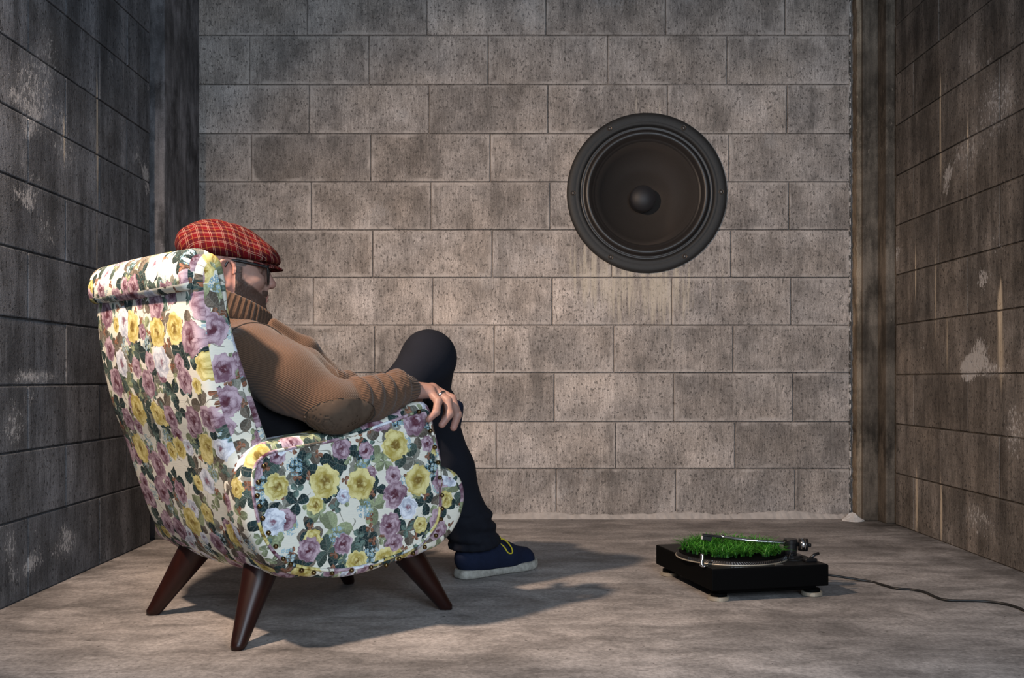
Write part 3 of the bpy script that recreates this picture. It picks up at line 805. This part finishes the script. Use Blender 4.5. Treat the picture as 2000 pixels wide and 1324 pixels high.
sw.cap((-.20, 0, .655), (-.19, 0, .715), .075, .066, k=.04)
# cloth folds in the crook of the elbow and along the forearm
def fold(c, n, r, th0, th1, rad, k=.012, off=(0, 0, 0)):
    n = Vector(n).normalized(); u = n.cross(Vector((0, 0, 1))).normalized(); w = u.cross(n)
    pts = [Vector(c) + Vector(off) * q + (u * math.cos(a) + w * math.sin(a)) * r for q, a in zip(np.linspace(-1, 1, 9), np.linspace(R(th0), R(th1), 9))]
    rr_ = [rad * (.25 + .75 * math.sin(math.pi * i / 8)) for i in range(9)]
    sw.chain([tuple(p) for p in pts], rr_, k=k)
fa = Vector((.176, .023, .036))
for c_, th0, th1, rr_, rad, of in [((-.045, -.300, .527), -40, 100, .052, .010, (.012, 0, 0)), ((-.012, -.298, .533), -60, 90, .049, .009, (.016, 0, 0)), ((.028, -.295, .540), -70, 110, .046, .0085, (.02, 0, 0)),
                                  ((.060, -.290, .547), -80, 120, .043, .009, (.02, 0, 0)), ((.083, -.285, .552), -60, 130, .042, .010, (.012, 0, 0))]:
    fold(c_, fa, rr_, th0, th1, rad, .014, of)
sw.chain([(-.06, -.235, .575), (-.01, -.22, .572), (.05, -.20, .555)], [.018, .022, .018], k=.03)       # bunched cloth by the inner elbow
sw.chain([(-.155, -.19, .655), (-.10, -.21, .625), (-.05, -.245, .585)], [.012, .016, .010], k=.03)
sw.chain([(-.12, -.08, .715), (-.04, -.10, .66), (.03, -.11, .60)], [.008, .014, .010], k=.03)
dsw = sw.d.copy()
# cut the sleeve ends open at the cuffs and the neck open
def ribattr(me, ry=1.):
    V = coords(me)
    e1 = np.array((.62, .10, .78)); e2 = np.array((.05, .9, -.45)) / 1.0
    arm = ((V[:, 0] > -.06) & (np.abs(V[:, 1]) > .22)).astype(np.float32)
    ph = (V @ e1) * 1700.
    ph2 = (V[:, 2] * .98 + V[:, 0] * -.22) * 1800.
    ph = np.where(arm > .5, ph2, ph)
    setattr3(me, 'rib', np.stack([ph, np.full(len(V), ry), arm], 1))
me_s = sw.mesh('sweater'); ribattr(me_s)
sweater = link('sweater', me_s, 'knit', man)
G = sw.full()
def shell(name, base, region, th, m, parent, off=.0015):
    d = np.maximum(np.abs(base - off) - th, region); me = sw.mesh(name, d.astype(np.float32)); return link(name, me, m, parent)
# elbow patch on the near sleeve
pc = np.array((-.098, -.335, .500)); u_ = np.array((.96, -.15, .02)); u_ /= np.linalg.norm(u_)
dx_, dy_, dz_ = G[0] - pc[0], G[1] - pc[1], G[2] - pc[2]
al = dx_ * u_[0] + dy_ * u_[1] + dz_ * u_[2]; n_ = np.cross(u_, (0, 0, 1)); n_ /= np.linalg.norm(n_); w_ = np.cross(n_, u_)
up_ = dx_ * w_[0] + dy_ * w_[1] + dz_ * w_[2]; dn_ = dx_ * n_[0] + dy_ * n_[1] + dz_ * n_[2]
reg = (np.sqrt((al / .078) ** 2 + (up_ / .042) ** 2 + (dn_ / .09) ** 2) - 1) * .04
link_p = shell('elbow_patch', dsw, reg, .0026, 'patch', sweater, .0012); tag(link_p, 'oval suede elbow patch')
# ribbed cuffs and collar
def loft(name, rings, n, rib, amp, m, parent, closed_top=True):
    """rings: list of (centre, u, w) half-axes vectors; ribs run across the band"""
    v = []; f = []; at = []
    for (c, u, w, s_) in rings:
        for k in range(n):
            th = 2 * math.pi * k / n; g = 1 + s_ * amp * math.cos(rib * th)
            v.append(Vector(c) + (Vector(u) * math.cos(th) + Vector(w) * math.sin(th)) * g); at.append((rib * th, 1.75 if s_ else 0., 0))
    for i in range(len(rings) - 1):
        for k in range(n): f.append((i * n + k, i * n + (k + 1) % n, (i + 1) * n + (k + 1) % n, (i + 1) * n + k))
    me = pymesh(name, v, f); setattr3(me, 'rib', np.array(at)); bm = bmesh.new(); bm.from_mesh(me); bmesh.ops.recalc_face_normals(bm, faces=bm.faces); bm.to_mesh(me); bm.free()
    return link(name, me, m, parent, True)
for s in (-1, 1):
    a0 = Vector((.082, .285 * s, .553)); a1 = Vector((.132, .277 * s, .5575)); d = (a1 - a0).normalized(); u = d.cross(Vector((0, 0, 1))).normalized(); w = u.cross(d)
    rg = []
    for tt, r_, s_ in ((.0, .030, 0), (.02, .039, .5), (.3, .0395, 1), (.7, .0365, 1), (.97, .0345, 1), (1.0, .0335, .5), (1.0, .030, 0), (.5, .028, 0)): rg.append((a0.lerp(a1, tt), u * r_, w * r_ * .86, s_))
    loft('cuff', rg, 168, 28, .035, 'knit', sweater)
rg = []
cb, ct = Vector((-.190, .004, .722)), Vector((-.176, .002, .766)); fw = (HR @ Vector((1, 0, 0)))
fw = Vector((.97, -.22, -.42)).normalized(); lf = Vector((.2, .97, 0)).normalized()
for tt, ru, rl, s_ in ((-.15, .086, .076, 0), (.0, .096, .083, .5), (.3, .096, .083, 1), (.7, .093, .080, 1), (.96, .091, .078, 1), (1.04, .088, .075, .6), (1.04, .082, .069, 0), (.5, .078, .066, 0), (0, .078, .066, 0)):
    rg.append((cb.lerp(ct, tt), fw * ru, lf * rl, s_))
loft('collar', rg, 360, 44, .030, 'knit', sweater)
# shoulder seam, patch stitching as a raised cord laid on the knit
def snap(me_obj, pts, lift=.001):
    from mathutils.bvhtree import BVHTree
    me = me_obj.data; bv = BVHTree.FromPolygons([v.co.copy() for v in me.vertices], [tuple(p.vertices) for p in me.polygons])
    out = []
    for p in pts:
        q, n, i, d = bv.find_nearest(Vector(p)); out.append(q + n * lift)
    return out
armhole = [(-.215 + .0 + .075 * math.cos(a) * .7, -.135 - .012 * math.sin(a), .655 + .082 * math.sin(a)) for a in np.linspace(R(-60), R(200), 16)]
v, f = tube(catmull(snap(sweater, armhole), 4), .0016, 6); link('shoulder_seam', pymesh('seam', v, f), 'seam', sweater, True)
link('stitching', sw.mesh('stitching', np.maximum(np.abs(dsw - .003) - .0022, np.abs(reg) - .0011).astype(np.float32)), 'seam', sweater)
# black buttons down the front
btn = lathe_mesh('button', [(0, .004), (.006, .005), (.009, .004), (.0095, .001), (.009, -.004)], 16)
for p in ((-.055, -.055, .70), (.002, -.06, .645), (.055, -.06, .59)):
    q = snap(sweater, [p], .001)[0]; o = link('button', btn, 'spk_cap', sweater); o.location = q; o.rotation_euler = (0, R(50), 0)

# ---- black shirt showing under the sweater
M['black_cloth'] = plain('black_cotton', (.006, .006, .008), .9, spec=.15, var=.4, scale=90)
sh = SDF((-.33, -.26, .28), (.20, .26, .62), .005)
for s in (-1, 1): sh.cap((-.19, .085 * s, .55), (-.05, .09 * s, .40), .095, .105, k=.05)
sh.cap((-.10, -.15, .46), (.0, -.14, .40), .06, .06, k=.04)
link('shirt', sh.mesh('shirt'), 'black_cloth', man)

# ---- trousers
t = NT('black_navy_trousers'); P = t.tc('Object'); n1 = t.noise(P, 14, 3); n2 = t.noise(P, 600, 2, .7)
M['trousers'] = t.fin(t.mix(n1 * .6 + n2 * .4, (.0045, .005, .008), (.010, .012, .020)), .88, n2 + n1, .3, .002, spec=.2)
tr = SDF((-.2, -.25, .05), (.76, .26, .80), .0042)
tr.cap((.0, -.07, .40), (.0, .07, .40), .115, .115, k=.05)
tr.chain([(.06, -.092, .375), (.22, -.102, .532), (.312, -.108, .636)], [.080, .060, .062], k=.03)
tr.ell((.320, -.107, .640), (.064, .062, .066), Matrix.Rotation(R(-35), 3, 'Y'), k=.03)
tr.chain([(.322, -.105, .630), (.345, -.065, .575), (.42, .045, .535), (.505, .14, .515)], [.060, .058, .055, .046], k=.03)
tr.chain([(.04, .10, .39), (.26, .085, .44), (.455, .055, .50)], [.092, .085, .068], k=.03)
tr.chain([(.452, .055, .495), (.520, .057, .32), (.580, .06, .17), (.612, .06, .115)], [.064, .066, .064, .067], k=.03)
rr = random.Random(3)
for i, (zz, rd) in enumerate([(.205, .006), (.175, .010), (.148, .012), (.122, .012), (.10, .010)]):     # stacked folds at the ankle
    cx = .585 + (.17 - zz) * .42
    pts = [(cx + .066 * math.cos(a), .06 + .066 * math.sin(a), zz + .012 * math.sin(a * 1.0 + i * 1.9)) for a in np.linspace(0, 2 * math.pi, 17)]
    tr.chain(pts, [rd] * 17, k=.010)
tr.op(lambda x, y, z: (z - .082) + 0 * x + 0 * y, (-9, -9, -9), (9, 9, .09), .006, 'sub')
trousers = link('trousers', tr.mesh('trousers'), 'trousers', man)

# ---- shoes
M['shoe'] = plain('navy_suede', (.008, .013, .034), .9, spec=.2, var=.3, scale=120)
t = NT('worn_rubber_sole'); P = t.tc('Object'); n1 = t.noise(P, 45, 4, .6)
M['sole'] = t.fin(t.mix(n1.sm(.3, .7), (.20, .19, .165), (.42, .40, .36)), .8, n1, .2, .002)
M['lace'] = plain('yellow_lace', (.55, .45, .02), .8, var=.15, scale=300)
def shoe_parts(mat_, parent):
    """shoe along +x, heel at 0, sole on z=0, length .30"""
    s = SDF((-.03, -.07, -.005), (.34, .07, .16), .0032)
    s.chain([(.042, 0, .054), (.10, 0, .052), (.17, 0, .044), (.25, .003, .030)], [.041, .042, .041, .038], k=.03)
    s.cap((.05, 0, .06), (.065, 0, .105), .037, .036, k=.03); s.cap((.09, 0, .085), (.16, 0, .058), .030, .028, k=.03)
    s.op(lambda x, y, z: (z - .022) + 0 * x + 0 * y, (-9, -9, -9), (9, 9, .03), .003, 'sub')
    s.ell((.062, 0, .135), (.032, .026, .045), k=.006, mode='sub')
    me = s.mesh('shoe'); root = link('shoe', me, 'shoe', parent)
    outl = [(.0, 0), (.006, .027), (.045, .038), (.10, .036), (.16, .040), (.22, .044), (.268, .037), (.293, .016), (.297, 0), (.292, -.02), (.265, -.040), (.21, -.043), (.15, -.037), (.09, -.035), (.04, -.037), (.006, -.026)]
    P_, _ = resample(outl, 64); v = []; f = []
    prof = [(.004, .001), (.0, .004), (-.001, .012), (.0005, .020), (.002, .0255), (.005, .0265)]
    for ins, zz in prof:
        for p in inset(P_, ins): v.append((p[0], p[1], zz + (.010 * max(0, (p[0] - .24) / .06) ** 2 if zz < 1 else 0)))
    for i in range(len(prof) - 1):
        for k in range(64): f.append((i * 64 + k, i * 64 + (k + 1) % 64, (i + 1) * 64 + (k + 1) % 64, (i + 1) * 64 + k))
    f.append(tuple(range(64))[::-1]); f.append(tuple(range((len(prof) - 1) * 64, len(prof) * 64)))
    bm = bmesh.new(); vv = [bm.verts.new(p) for p in v]
    for q in f: bm.faces.new([vv[i] for i in q])
    so = link('sole', bm_mesh('sole', bm), 'sole', root, True)
    return root
def lace(root, pts, r=.0022):
    v, f = tube(catmull(pts, 6), r, 6); link('lace', pymesh('lace', v, f), 'lace', root, True)
s1 = shoe_parts('shoe', man); s1.location = (.552, .060, .0); s1.rotation_euler = (0, 0, R(-2))
lace(s1, [(.125, -.012, .098), (.142, -.035, .106), (.158, -.05, .085), (.163, -.052, .066), (.152, -.046, .066), (.142, -.036, .085), (.128, -.012, .100)])
lace(s1, [(.128, .0, .100), (.146, .018, .112), (.172, .022, .105), (.178, .012, .092), (.16, .0, .098), (.135, -.004, .100)])
for i in range(3): lace(s1, [(.135 + .02 * i, -.026, .080 - .006 * i), (.138 + .02 * i, 0, .094 - .007 * i), (.135 + .02 * i, .026, .080 - .006 * i)], .0018)
s2 = shoe_parts('shoe', man)
# the other shoe hangs beyond the left knee on the crossed leg
fx_ = Vector((.50, .62, -.52)).normalized(); uz = Vector((.62, .10, .72)); uz = (uz - fx_ * uz.dot(fx_)).normalized(); uy = uz.cross(fx_)
s2.matrix_local = Matrix.Translation(Vector((.522, .112, .448)) - fx_ * .04 - uz * .02) @ Matrix((fx_, uy, uz)).transposed().to_4x4()
tag(s1, 'navy suede shoe with white sole and yellow lace')

# ---- tartan cap
t = NT('red_tartan'); hp_ = t.attr('hp', 'Vector'); x_, y_, z_ = t.sep(hp_)
wobx = (t.noise(hp_, 20, 2) - .5) * .006
u = x_ * .92 + z_ * .25 + wobx; th = z_ * 1.0 - y_.abs() * .7 + x_ * .14 + wobx
c = t.mix(t.noise(hp_, 25, 3), (.085, .0016, .0045), (.130, .003, .0065))
def line(c, a, per, ph, wd, colr, f=.85):
    q = ((a * (1 / per) + ph).frac() - .5).abs() * per
    return t.mix(q.sm(wd, wd * 1.8, 1., 0.) * f, c, colr)
for a in (u, th):
    c = line(c, a, .026, .22, .0024, (.03, .003, .006), .6)
for a in (u, th):
    c = line(c, a, .026, .42, .00030, (.42, .34, .26), .45); c = line(c, a, .026, .55, .00030, (.42, .34, .26), .45)
    c = line(c, a, .026, .0, .00025, (.34, .24, .07), .4)
tw = ((u + th) * 3000.).sin()
M['tartan'] = t.fin(c, .92, tw + t.noise(hp_, 300, 2), .25, .002, spec=.15)
cp = SDF((-.15, -.12, -.005), (.18, .12, .16), .0027)
cp.ell((-.008, 0, .068), (.112, .096, .060), Matrix.Rotation(R(6), 3, 'Y'), k=.02)
cp.ell((-.030, 0, .076), (.092, .090, .058), k=.03)
cp.ell((.070, 0, .058), (.064, .084, .036), Matrix.Rotation(R(14), 3, 'Y'), k=.03)
cp.op(lambda x, y, z: (z - (.041 - .03 * x)) + 0 * y, (-9, -9, -9), (9, 9, .06), .010, 'sub')
for s in (-1, 1): cp.chain([(.10, .05 * s, .070), (.05, .060 * s, .104), (-.02, .058 * s, .129), (-.09, .05 * s, .115)], [.0022] * 4, k=.006, mode='sub')   # panel seams
me_c = cp.mesh('cap'); Vc = coords(me_c)
# soft cloth creases
Vc2 = Vc + np.stack([0 * Vc[:, 0], 0 * Vc[:, 0], .0022 * np.sin(Vc[:, 0] * 70 + np.sin(Vc[:, 1] * 55) * 2) * np.clip((Vc[:, 2] - .06) / .04, 0, 1)], 1)
setco(me_c, np.array([hw(p) for p in Vc2])); setattr3(me_c, 'hp', Vc)
cap_o = link('cap', me_c, 'tartan', man); tag(cap_o, 'red tartan flat cap')
# peak
v = []; hpv = []; f = []; NA, NR = 33, 7
for lay in (0, 1):
    for i in range(NR):
        q = i / (NR - 1)
        for j in range(NA):
            a = R(-62 + 124 * j / (NA - 1)); rx_ = .080 + .057 * q; ry_ = .066 + .016 * q
            p = (.008 + rx_ * math.cos(a) - .004, ry_ * math.sin(a), .046 - .016 * q * q - .004 * abs(math.sin(a)) ** 2 - .006 * lay * (1 - .5 * q)); v.append(hw(p)); hpv.append(p)
for lay in (0, 1):
    b0 = lay * NA * NR
    for i in range(NR - 1):
        for j in range(NA - 1): f.append((b0 + i * NA + j, b0 + i * NA + j + 1, b0 + (i + 1) * NA + j + 1, b0 + (i + 1) * NA + j))
for j in range(NA - 1):
    for i in (0, NR - 1): f.append((i * NA + j, i * NA + j + 1, NA * NR + i * NA + j + 1, NA * NR + i * NA + j))
for i in range(NR - 1):
    for j in (0, NA - 1): f.append((i * NA + j, (i + 1) * NA + j, NA * NR + (i + 1) * NA + j, NA * NR + i * NA + j))
bm = bmesh.new(); vv = [bm.verts.new(p) for p in v]
for q in f: bm.faces.new([vv[i] for i in q])
me_p = bm_mesh('peak', bm); setattr3(me_p, 'hp', np.array(hpv)); link('peak', me_p, 'tartan', cap_o, True)

# ---- glasses, ring
M['black_plastic'] = plain('black_plastic', (.008, .008, .009), .3)
M['chrome'] = plain('chrome', (.62, .62, .64), .16, 1., var=.05)
t = NT('lens_glass'); M['lens'] = t.fin((.9, .95, .95), .05); t.b.inputs['Transmission Weight'].default_value = 1.; t.b.inputs['Alpha'].default_value = .25
gl = empty('glasses', (0, 0, 0)); gl.parent = man
for s in (-1, 1):
    v, f = tube([hw(p) for p in catmull([(-.014, .078 * s, .016), (-.006, .0785 * s, .031), (.010, .077 * s, .034), (.055, .072 * s, .030), (.094, .066 * s, .025)], 5)], .0034, 8); link('temple', pymesh('temple', v, f), 'black_plastic', gl, True)
    rim = [(.104 - .010 * (abs(a_) / .06) ** 2, a_ * 1., b_) for a_, b_ in [(.008 * s, .026), (.012 * s, .031), (.035 * s, .033), (.060 * s, .031), (.066 * s, .026), (.063 * s, .008), (.054 * s, -.008), (.036 * s, -.013), (.018 * s, -.008), (.010 * s, .008)]]
    v, f = tube([hw(p) for p in catmull(rim, 4, True)], .0024, 8, True); ro = link('rim', pymesh('rim', v, f), 'black_plastic', gl, True)
    cc = catmull(rim, 4, True); bm = bmesh.new(); vs2 = [bm.verts.new(hw(p)) for p in cc]; bm.faces.new(vs2); vs3 = [bm.verts.new(Vector(hw(p)) + HR @ Vector((.001, 0, 0))) for p in cc]; bm.faces.new(vs3[::-1])
    for i in range(len(cc)): bm.faces.new((vs2[i], vs2[(i + 1) % len(cc)], vs3[(i + 1) % len(cc)], vs3[i]))
    link('lens', bm_mesh('lens', bm), 'lens', ro)
v, f = tube([hw(p) for p in ((.103, -.009, .027), (.107, 0, .029), (.103, .009, .027))], .0024, 8); link('bridge', pymesh('bridge', v, f), 'black_plastic', gl, True)
a, b = Vector((.190, -.288, .554)), Vector((.203, -.329, .528)); cpt = a.lerp(b, .58); d = (b - a).normalized(); u = d.cross(Vector((0, 0, 1))).normalized(); w = d.cross(u)
v, f = tube([cpt + (u * math.cos(q) + w * math.sin(q)) * .0125 for q in np.linspace(0, 2 * math.pi, 28, endpoint=False)], .0024, 8, True)
link('ring', pymesh('ring', v, f), 'chrome', man, True)

# ------------------------------------------------------------------ turntable with grass
TT = (.6355, 2.886, 0); TYAW = R(12.7)
M['deck'] = plain('black_deck', (.0012, .0012, .0013), .7, spec=.06, var=.3, scale=200)
M['deck_top'] = plain('black_deck_top', (.005, .0048, .0048), .5, spec=.25, var=.3, scale=200)
M['foot'] = plain('steel_foot', (.46, .41, .33), .35, .6)
M['strobe'] = plain('platter_metal', (.30, .29, .27), .35, .9)
tt_ = empty('turntable', TT, TYAW); tag(tt_, 'black record turntable with grass growing on its platter', 'turntable')
HV, HU = .1665, .2035         # half width (local x) and half depth (local y)
link('plinth', bm_mesh('plinth', box_bm(-HV, HV, -HU, HU, .030, .0862, .003, 2)), 'deck', tt_)
link('base', bm_mesh('base', box_bm(-HV + .025, HV - .025, -HU + .02, HU - .02, .018, .031, .003)), 'deck', tt_)
link('top_plate', bm_mesh('top_plate', box_bm(-HV + .003, HV - .003, -HU + .003, HU - .003, .0855, .0875, .0008)), 'deck_top', tt_)
for sx in (-1, 1):
    for sy in (-1, 1):
        o = link('foot', lathe_mesh('foot', [(0, 0), (.025, 0), (.028, .0015), (.028, .0105), (.026, .0115), (0, .0115)], 32), 'foot', tt_); o.location = (sx * .134, sy * .172, 0)
        o = link('foot_stem', lathe_mesh('foot_stem', [(.022, .0085), (.022, .019), (0, .019)], 24), 'deck', tt_); o.location = (sx * .134, sy * .172, 0)
PC = (-.036, -.037)
pl = link('platter', lathe_mesh('platter', [(0, .0872), (.149, .0872), (.1515, .089), (.1515, .091), (.149, .0945), (.1465, .099), (.144, .100), (0, .100)], 72), 'deck_top', tt_, True); pl.location = (PC[0], PC[1], 0)
link('platter_rim', lathe_mesh('platter_rim', [(.1500, .0874), (.1528, .0878), (.1533, .0892), (.1528, .0908), (.1510, .0912)], 96), 'foot', pl, True)
mt = link('mat', lathe_mesh('mat', [(.1445, .0995), (.144, .1035), (.138, .105), (0, .105)], 64), 'deck', pl)
dot = bm_mesh('strobe_dot', box_bm(-.0009, .0009, -.0013, .0013, -.0007, .0007)); dot.materials.append(M['chrome'])
for row, (rr_, zz) in enumerate(((.1503, .0922), (.1488, .0948), (.1474, .0972))):
    n = 130 + row * 6
    for i in range(n):
        a = 2 * math.pi * i / n
        if not (math.sin(a - .2) < -.05) or row == 2 and False: continue
        o = link('strobe_dot', dot, None, pl); o.location = (rr_ * math.cos(a), rr_ * math.sin(a), zz); o.rotation_euler = (0, 0, a)
# tonearm (arm runs over the platter towards the left)
def loc(wx, wy):
    d = Vector((wx - TT[0], wy - TT[1])); c_, s_ = math.cos(TYAW), math.sin(TYAW); return d.x * c_ + d.y * s_, -d.x * s_ + d.y * c_
ax0, ay0 = loc(.765, 2.815); hx, hy = loc(.552, 2.83)
ta = link('tonearm', pymesh('tonearm', *tube(catmull([(ax0, ay0, .128), (ax0 * .75 + hx * .25, ay0 * .75 + hy * .25 - .006, .132), (ax0 * .4 + hx * .6, ay0 * .4 + hy * .6 - .008, .137), (hx + .03, hy, .143)], 6), .0050, 12)), 'chrome', tt_, True)
o = link('pivot', lathe_mesh('pivot', [(.034, .087), (.034, .094), (.030, .098), (.018, .099), (.0175, .128), (.019, .129), (.019, .138), (.017, .141), (0, .141)], 32), 'black_plastic', tt_); o.location = (ax0, ay0, 0)
o = link('arm_base', lathe_mesh('arm_base', [(0, .087), (.046, .087), (.046, .0905), (.043, .092), (0, .092)], 40), 'deck_top', tt_); o.location = (ax0 + .004, ay0, 0)
dirv = Vector((ax0 - hx, ay0 - hy, -.014)).normalized(); st = Vector((ax0, ay0, .127))
v, f = tube([st, st + dirv * .022], .0055, 12); link('weight_shaft', pymesh('shaft', v, f), 'black_plastic', tt_, True)
cw = link('counterweight', pymesh('cw', *tube([st + dirv * q for q in (.022, .0225, .034, .0342, .046, .0465)], [.012, .0165, .0165, .0175, .0175, .013], 28)), 'black_plastic', tt_, True)
link('dial', pymesh('dial', *tube([st + dirv * q for q in (.0265, .027, .0385, .039)], [.0175, .0182, .0182, .0175], 28)), 'chrome', cw, True)
v, f = tube([st + dirv * .046, st + dirv * .056], .005, 12); link('stub', pymesh('stub', v, f), 'black_plastic', cw, True)
o = link('headshell', bm_mesh('headshell', box_bm(-.052, .0, -.0085, .0085, -.003, .003, .0015)), 'black_plastic', ta); o.location = (hx + .028, hy, .1435); o.rotation_euler = (0, R(6), R(-14))
o2 = link('cartridge', bm_mesh('cartridge', box_bm(-.050, -.026, -.0075, .0075, -.015, -.003, .001)), 'black_plastic', o)
link('stylus_cover', bm_mesh('stylus_cover', box_bm(-.0545, -.050, -.006, .006, -.013, -.004, .001)), 'lime', o)
v, f = tube([(hx + .027, hy, .1435), (hx + .036, hy + .0, .1425)], .0062, 16); link('collar_nut', pymesh('nut', v, f), 'chrome', ta, True)
o = link('arm_rest', pymesh('rest', *tube([(0, 0, .087), (0, 0, .124), (-.006, 0, .130)], .0045, 10)), 'black_plastic', tt_); o.location = (ax0 - .048, ay0 - .004, 0)
tx_, ty_ = loc(.479, 2.70)
o = link('target_lamp', lathe_mesh('target_lamp', [(0, .087), (.007, .087), (.007, .092), (.0052, .093), (.0052, .117), (.0045, .119), (0, .119)], 20), 'chrome', tt_, True); o.location = (tx_ + .022, ty_ - .005, 0)
o = link('target_lamp_base', lathe_mesh('tlb', [(0, .086), (.0095, .086), (.0095, .089), (.008, .091), (0, .091)], 20), 'chrome', tt_, True); o.location = (tx_ + .025, ty_ - .010, 0)
o = link('start_button', bm_mesh('start_button', box_bm(-.012, .012, -.006, .006, .087, .0895, .001)), 'strobe', tt_); o.location = (.03, -.185, 0)
o = link('cue_lever', pymesh('cue', *tube([(0, 0, .09), (.006, .004, .104), (.022, .008, .108)], .0028, 8)), 'black_plastic', tt_); o.location = (ax0 - .02, ay0 - .03, 0)
hs = link('headshell_holder', bm_mesh('hh', box_bm(-.018, .018, -.010, .010, .087, .097, .003)), 'black_plastic', tt_); hs.location = (HV - .030, -HU + .045, 0)
v, f = tube([(0, 0, .095), (.012, 0, .105), (.026, 0, .109)], .0042, 8); link('holder_pin', pymesh('pin', v, f), 'black_plastic', hs, True)
# grass sod on the platter
t = NT('grass_blade'); bl = t.attr('blade', 'Vector'); b0, b1_, b2_ = t.sep(bl)
c = t.mix(b0, (.004, .03, .004), (.05, .23, .02)); c = t.mix(b1_.sm(.5, 1.) * .55, c, (.11, .34, .035))
M['grass'] = t.fin(c, .45, spec=.4)
v = []; f = []; at = []; rr = random.Random(11)
def blade(x, y, z, ang, ln, lean, wd, tone):
    base = len(v); d = Vector((math.cos(ang), math.sin(ang), 0)); sd = Vector((-d.y, d.x, 0)); nseg = 5
    for i in range(nseg + 1):
        q = i / nseg; out = lean * q * q * ln; h = ln * (q - .42 * lean * q * q)
        wq = wd * (1 - q ** 1.6) + .0002; p = Vector((x, y, z)) + d * out + Vector((0, 0, h))
        v.extend([p - sd * wq, p + Vector((0, 0, -.0003)) + d * .0004, p + sd * wq]); at.extend([(q, tone, 0)] * 3)
    for i in range(nseg):
        a = base + i * 3; f.append((a, a + 1, a + 4, a + 3)); f.append((a + 1, a + 2, a + 5, a + 4))
for i in range(270):
    q = math.sqrt(rr.random()) * .134; a = rr.uniform(0, 2 * math.pi); cx, cy = q * math.cos(a), q * math.sin(a)
    for j in range(rr.randint(7, 12)):
        blade(cx + rr.uniform(-.003, .003), cy + rr.uniform(-.003, .003), .104, rr.uniform(0, 2 * math.pi), rr.uniform(.020, .046), rr.uniform(.35, 1.35), rr.uniform(.0009, .0020), rr.random())
gm = pymesh('grass', v, f); setattr3(gm, 'blade', np.array(at)); gr = link('grass', gm, 'grass', None, True)
c_, s_ = math.cos(TYAW), math.sin(TYAW); gr.location = (TT[0] + PC[0] * c_ - PC[1] * s_, TT[1] + PC[0] * s_ + PC[1] * c_, 0)
tag(gr, 'round tuft of bright green grass growing on the turntable platter', 'grass', kind='stuff')
# mains cord over the floor
M['cord'] = plain('black_cord', (.007, .007, .007), .5)
pts = []
for (px, py) in [(1618, 1128), (1650, 1132), (1690, 1134), (1720, 1141), (1750, 1149), (1780, 1151), (1805, 1156), (1830, 1167), (1850, 1172), (1880, 1173), (1920, 1174), (1955, 1178), (1980, 1184), (2003, 1194), (2050, 1225), (2100, 1265)]:
    Yd = 2000 * (CAMZ - .004) / (py - 740); pts.append(((px - 1000) / 2000 * Yd, Yd, .0042))
bx_, by_ = loc(pts[0][0], pts[0][1])
q = Vector((HV - .002, .02, .045)); wq = Vector((TT[0] + q.x * c_ - q.y * s_, TT[1] + q.x * s_ + q.y * c_, q.z))
pts = [tuple(wq), tuple(wq + Vector((.018, .0, -.012)))] + pts[2:]
v, f = tube(catmull(pts, 6), .0034, 8); cd = link('power_cord', pymesh('cord', v, f), 'cord', None, True)
tag(cd, 'thin black cord trailing from the turntable across the concrete floor', 'cord')
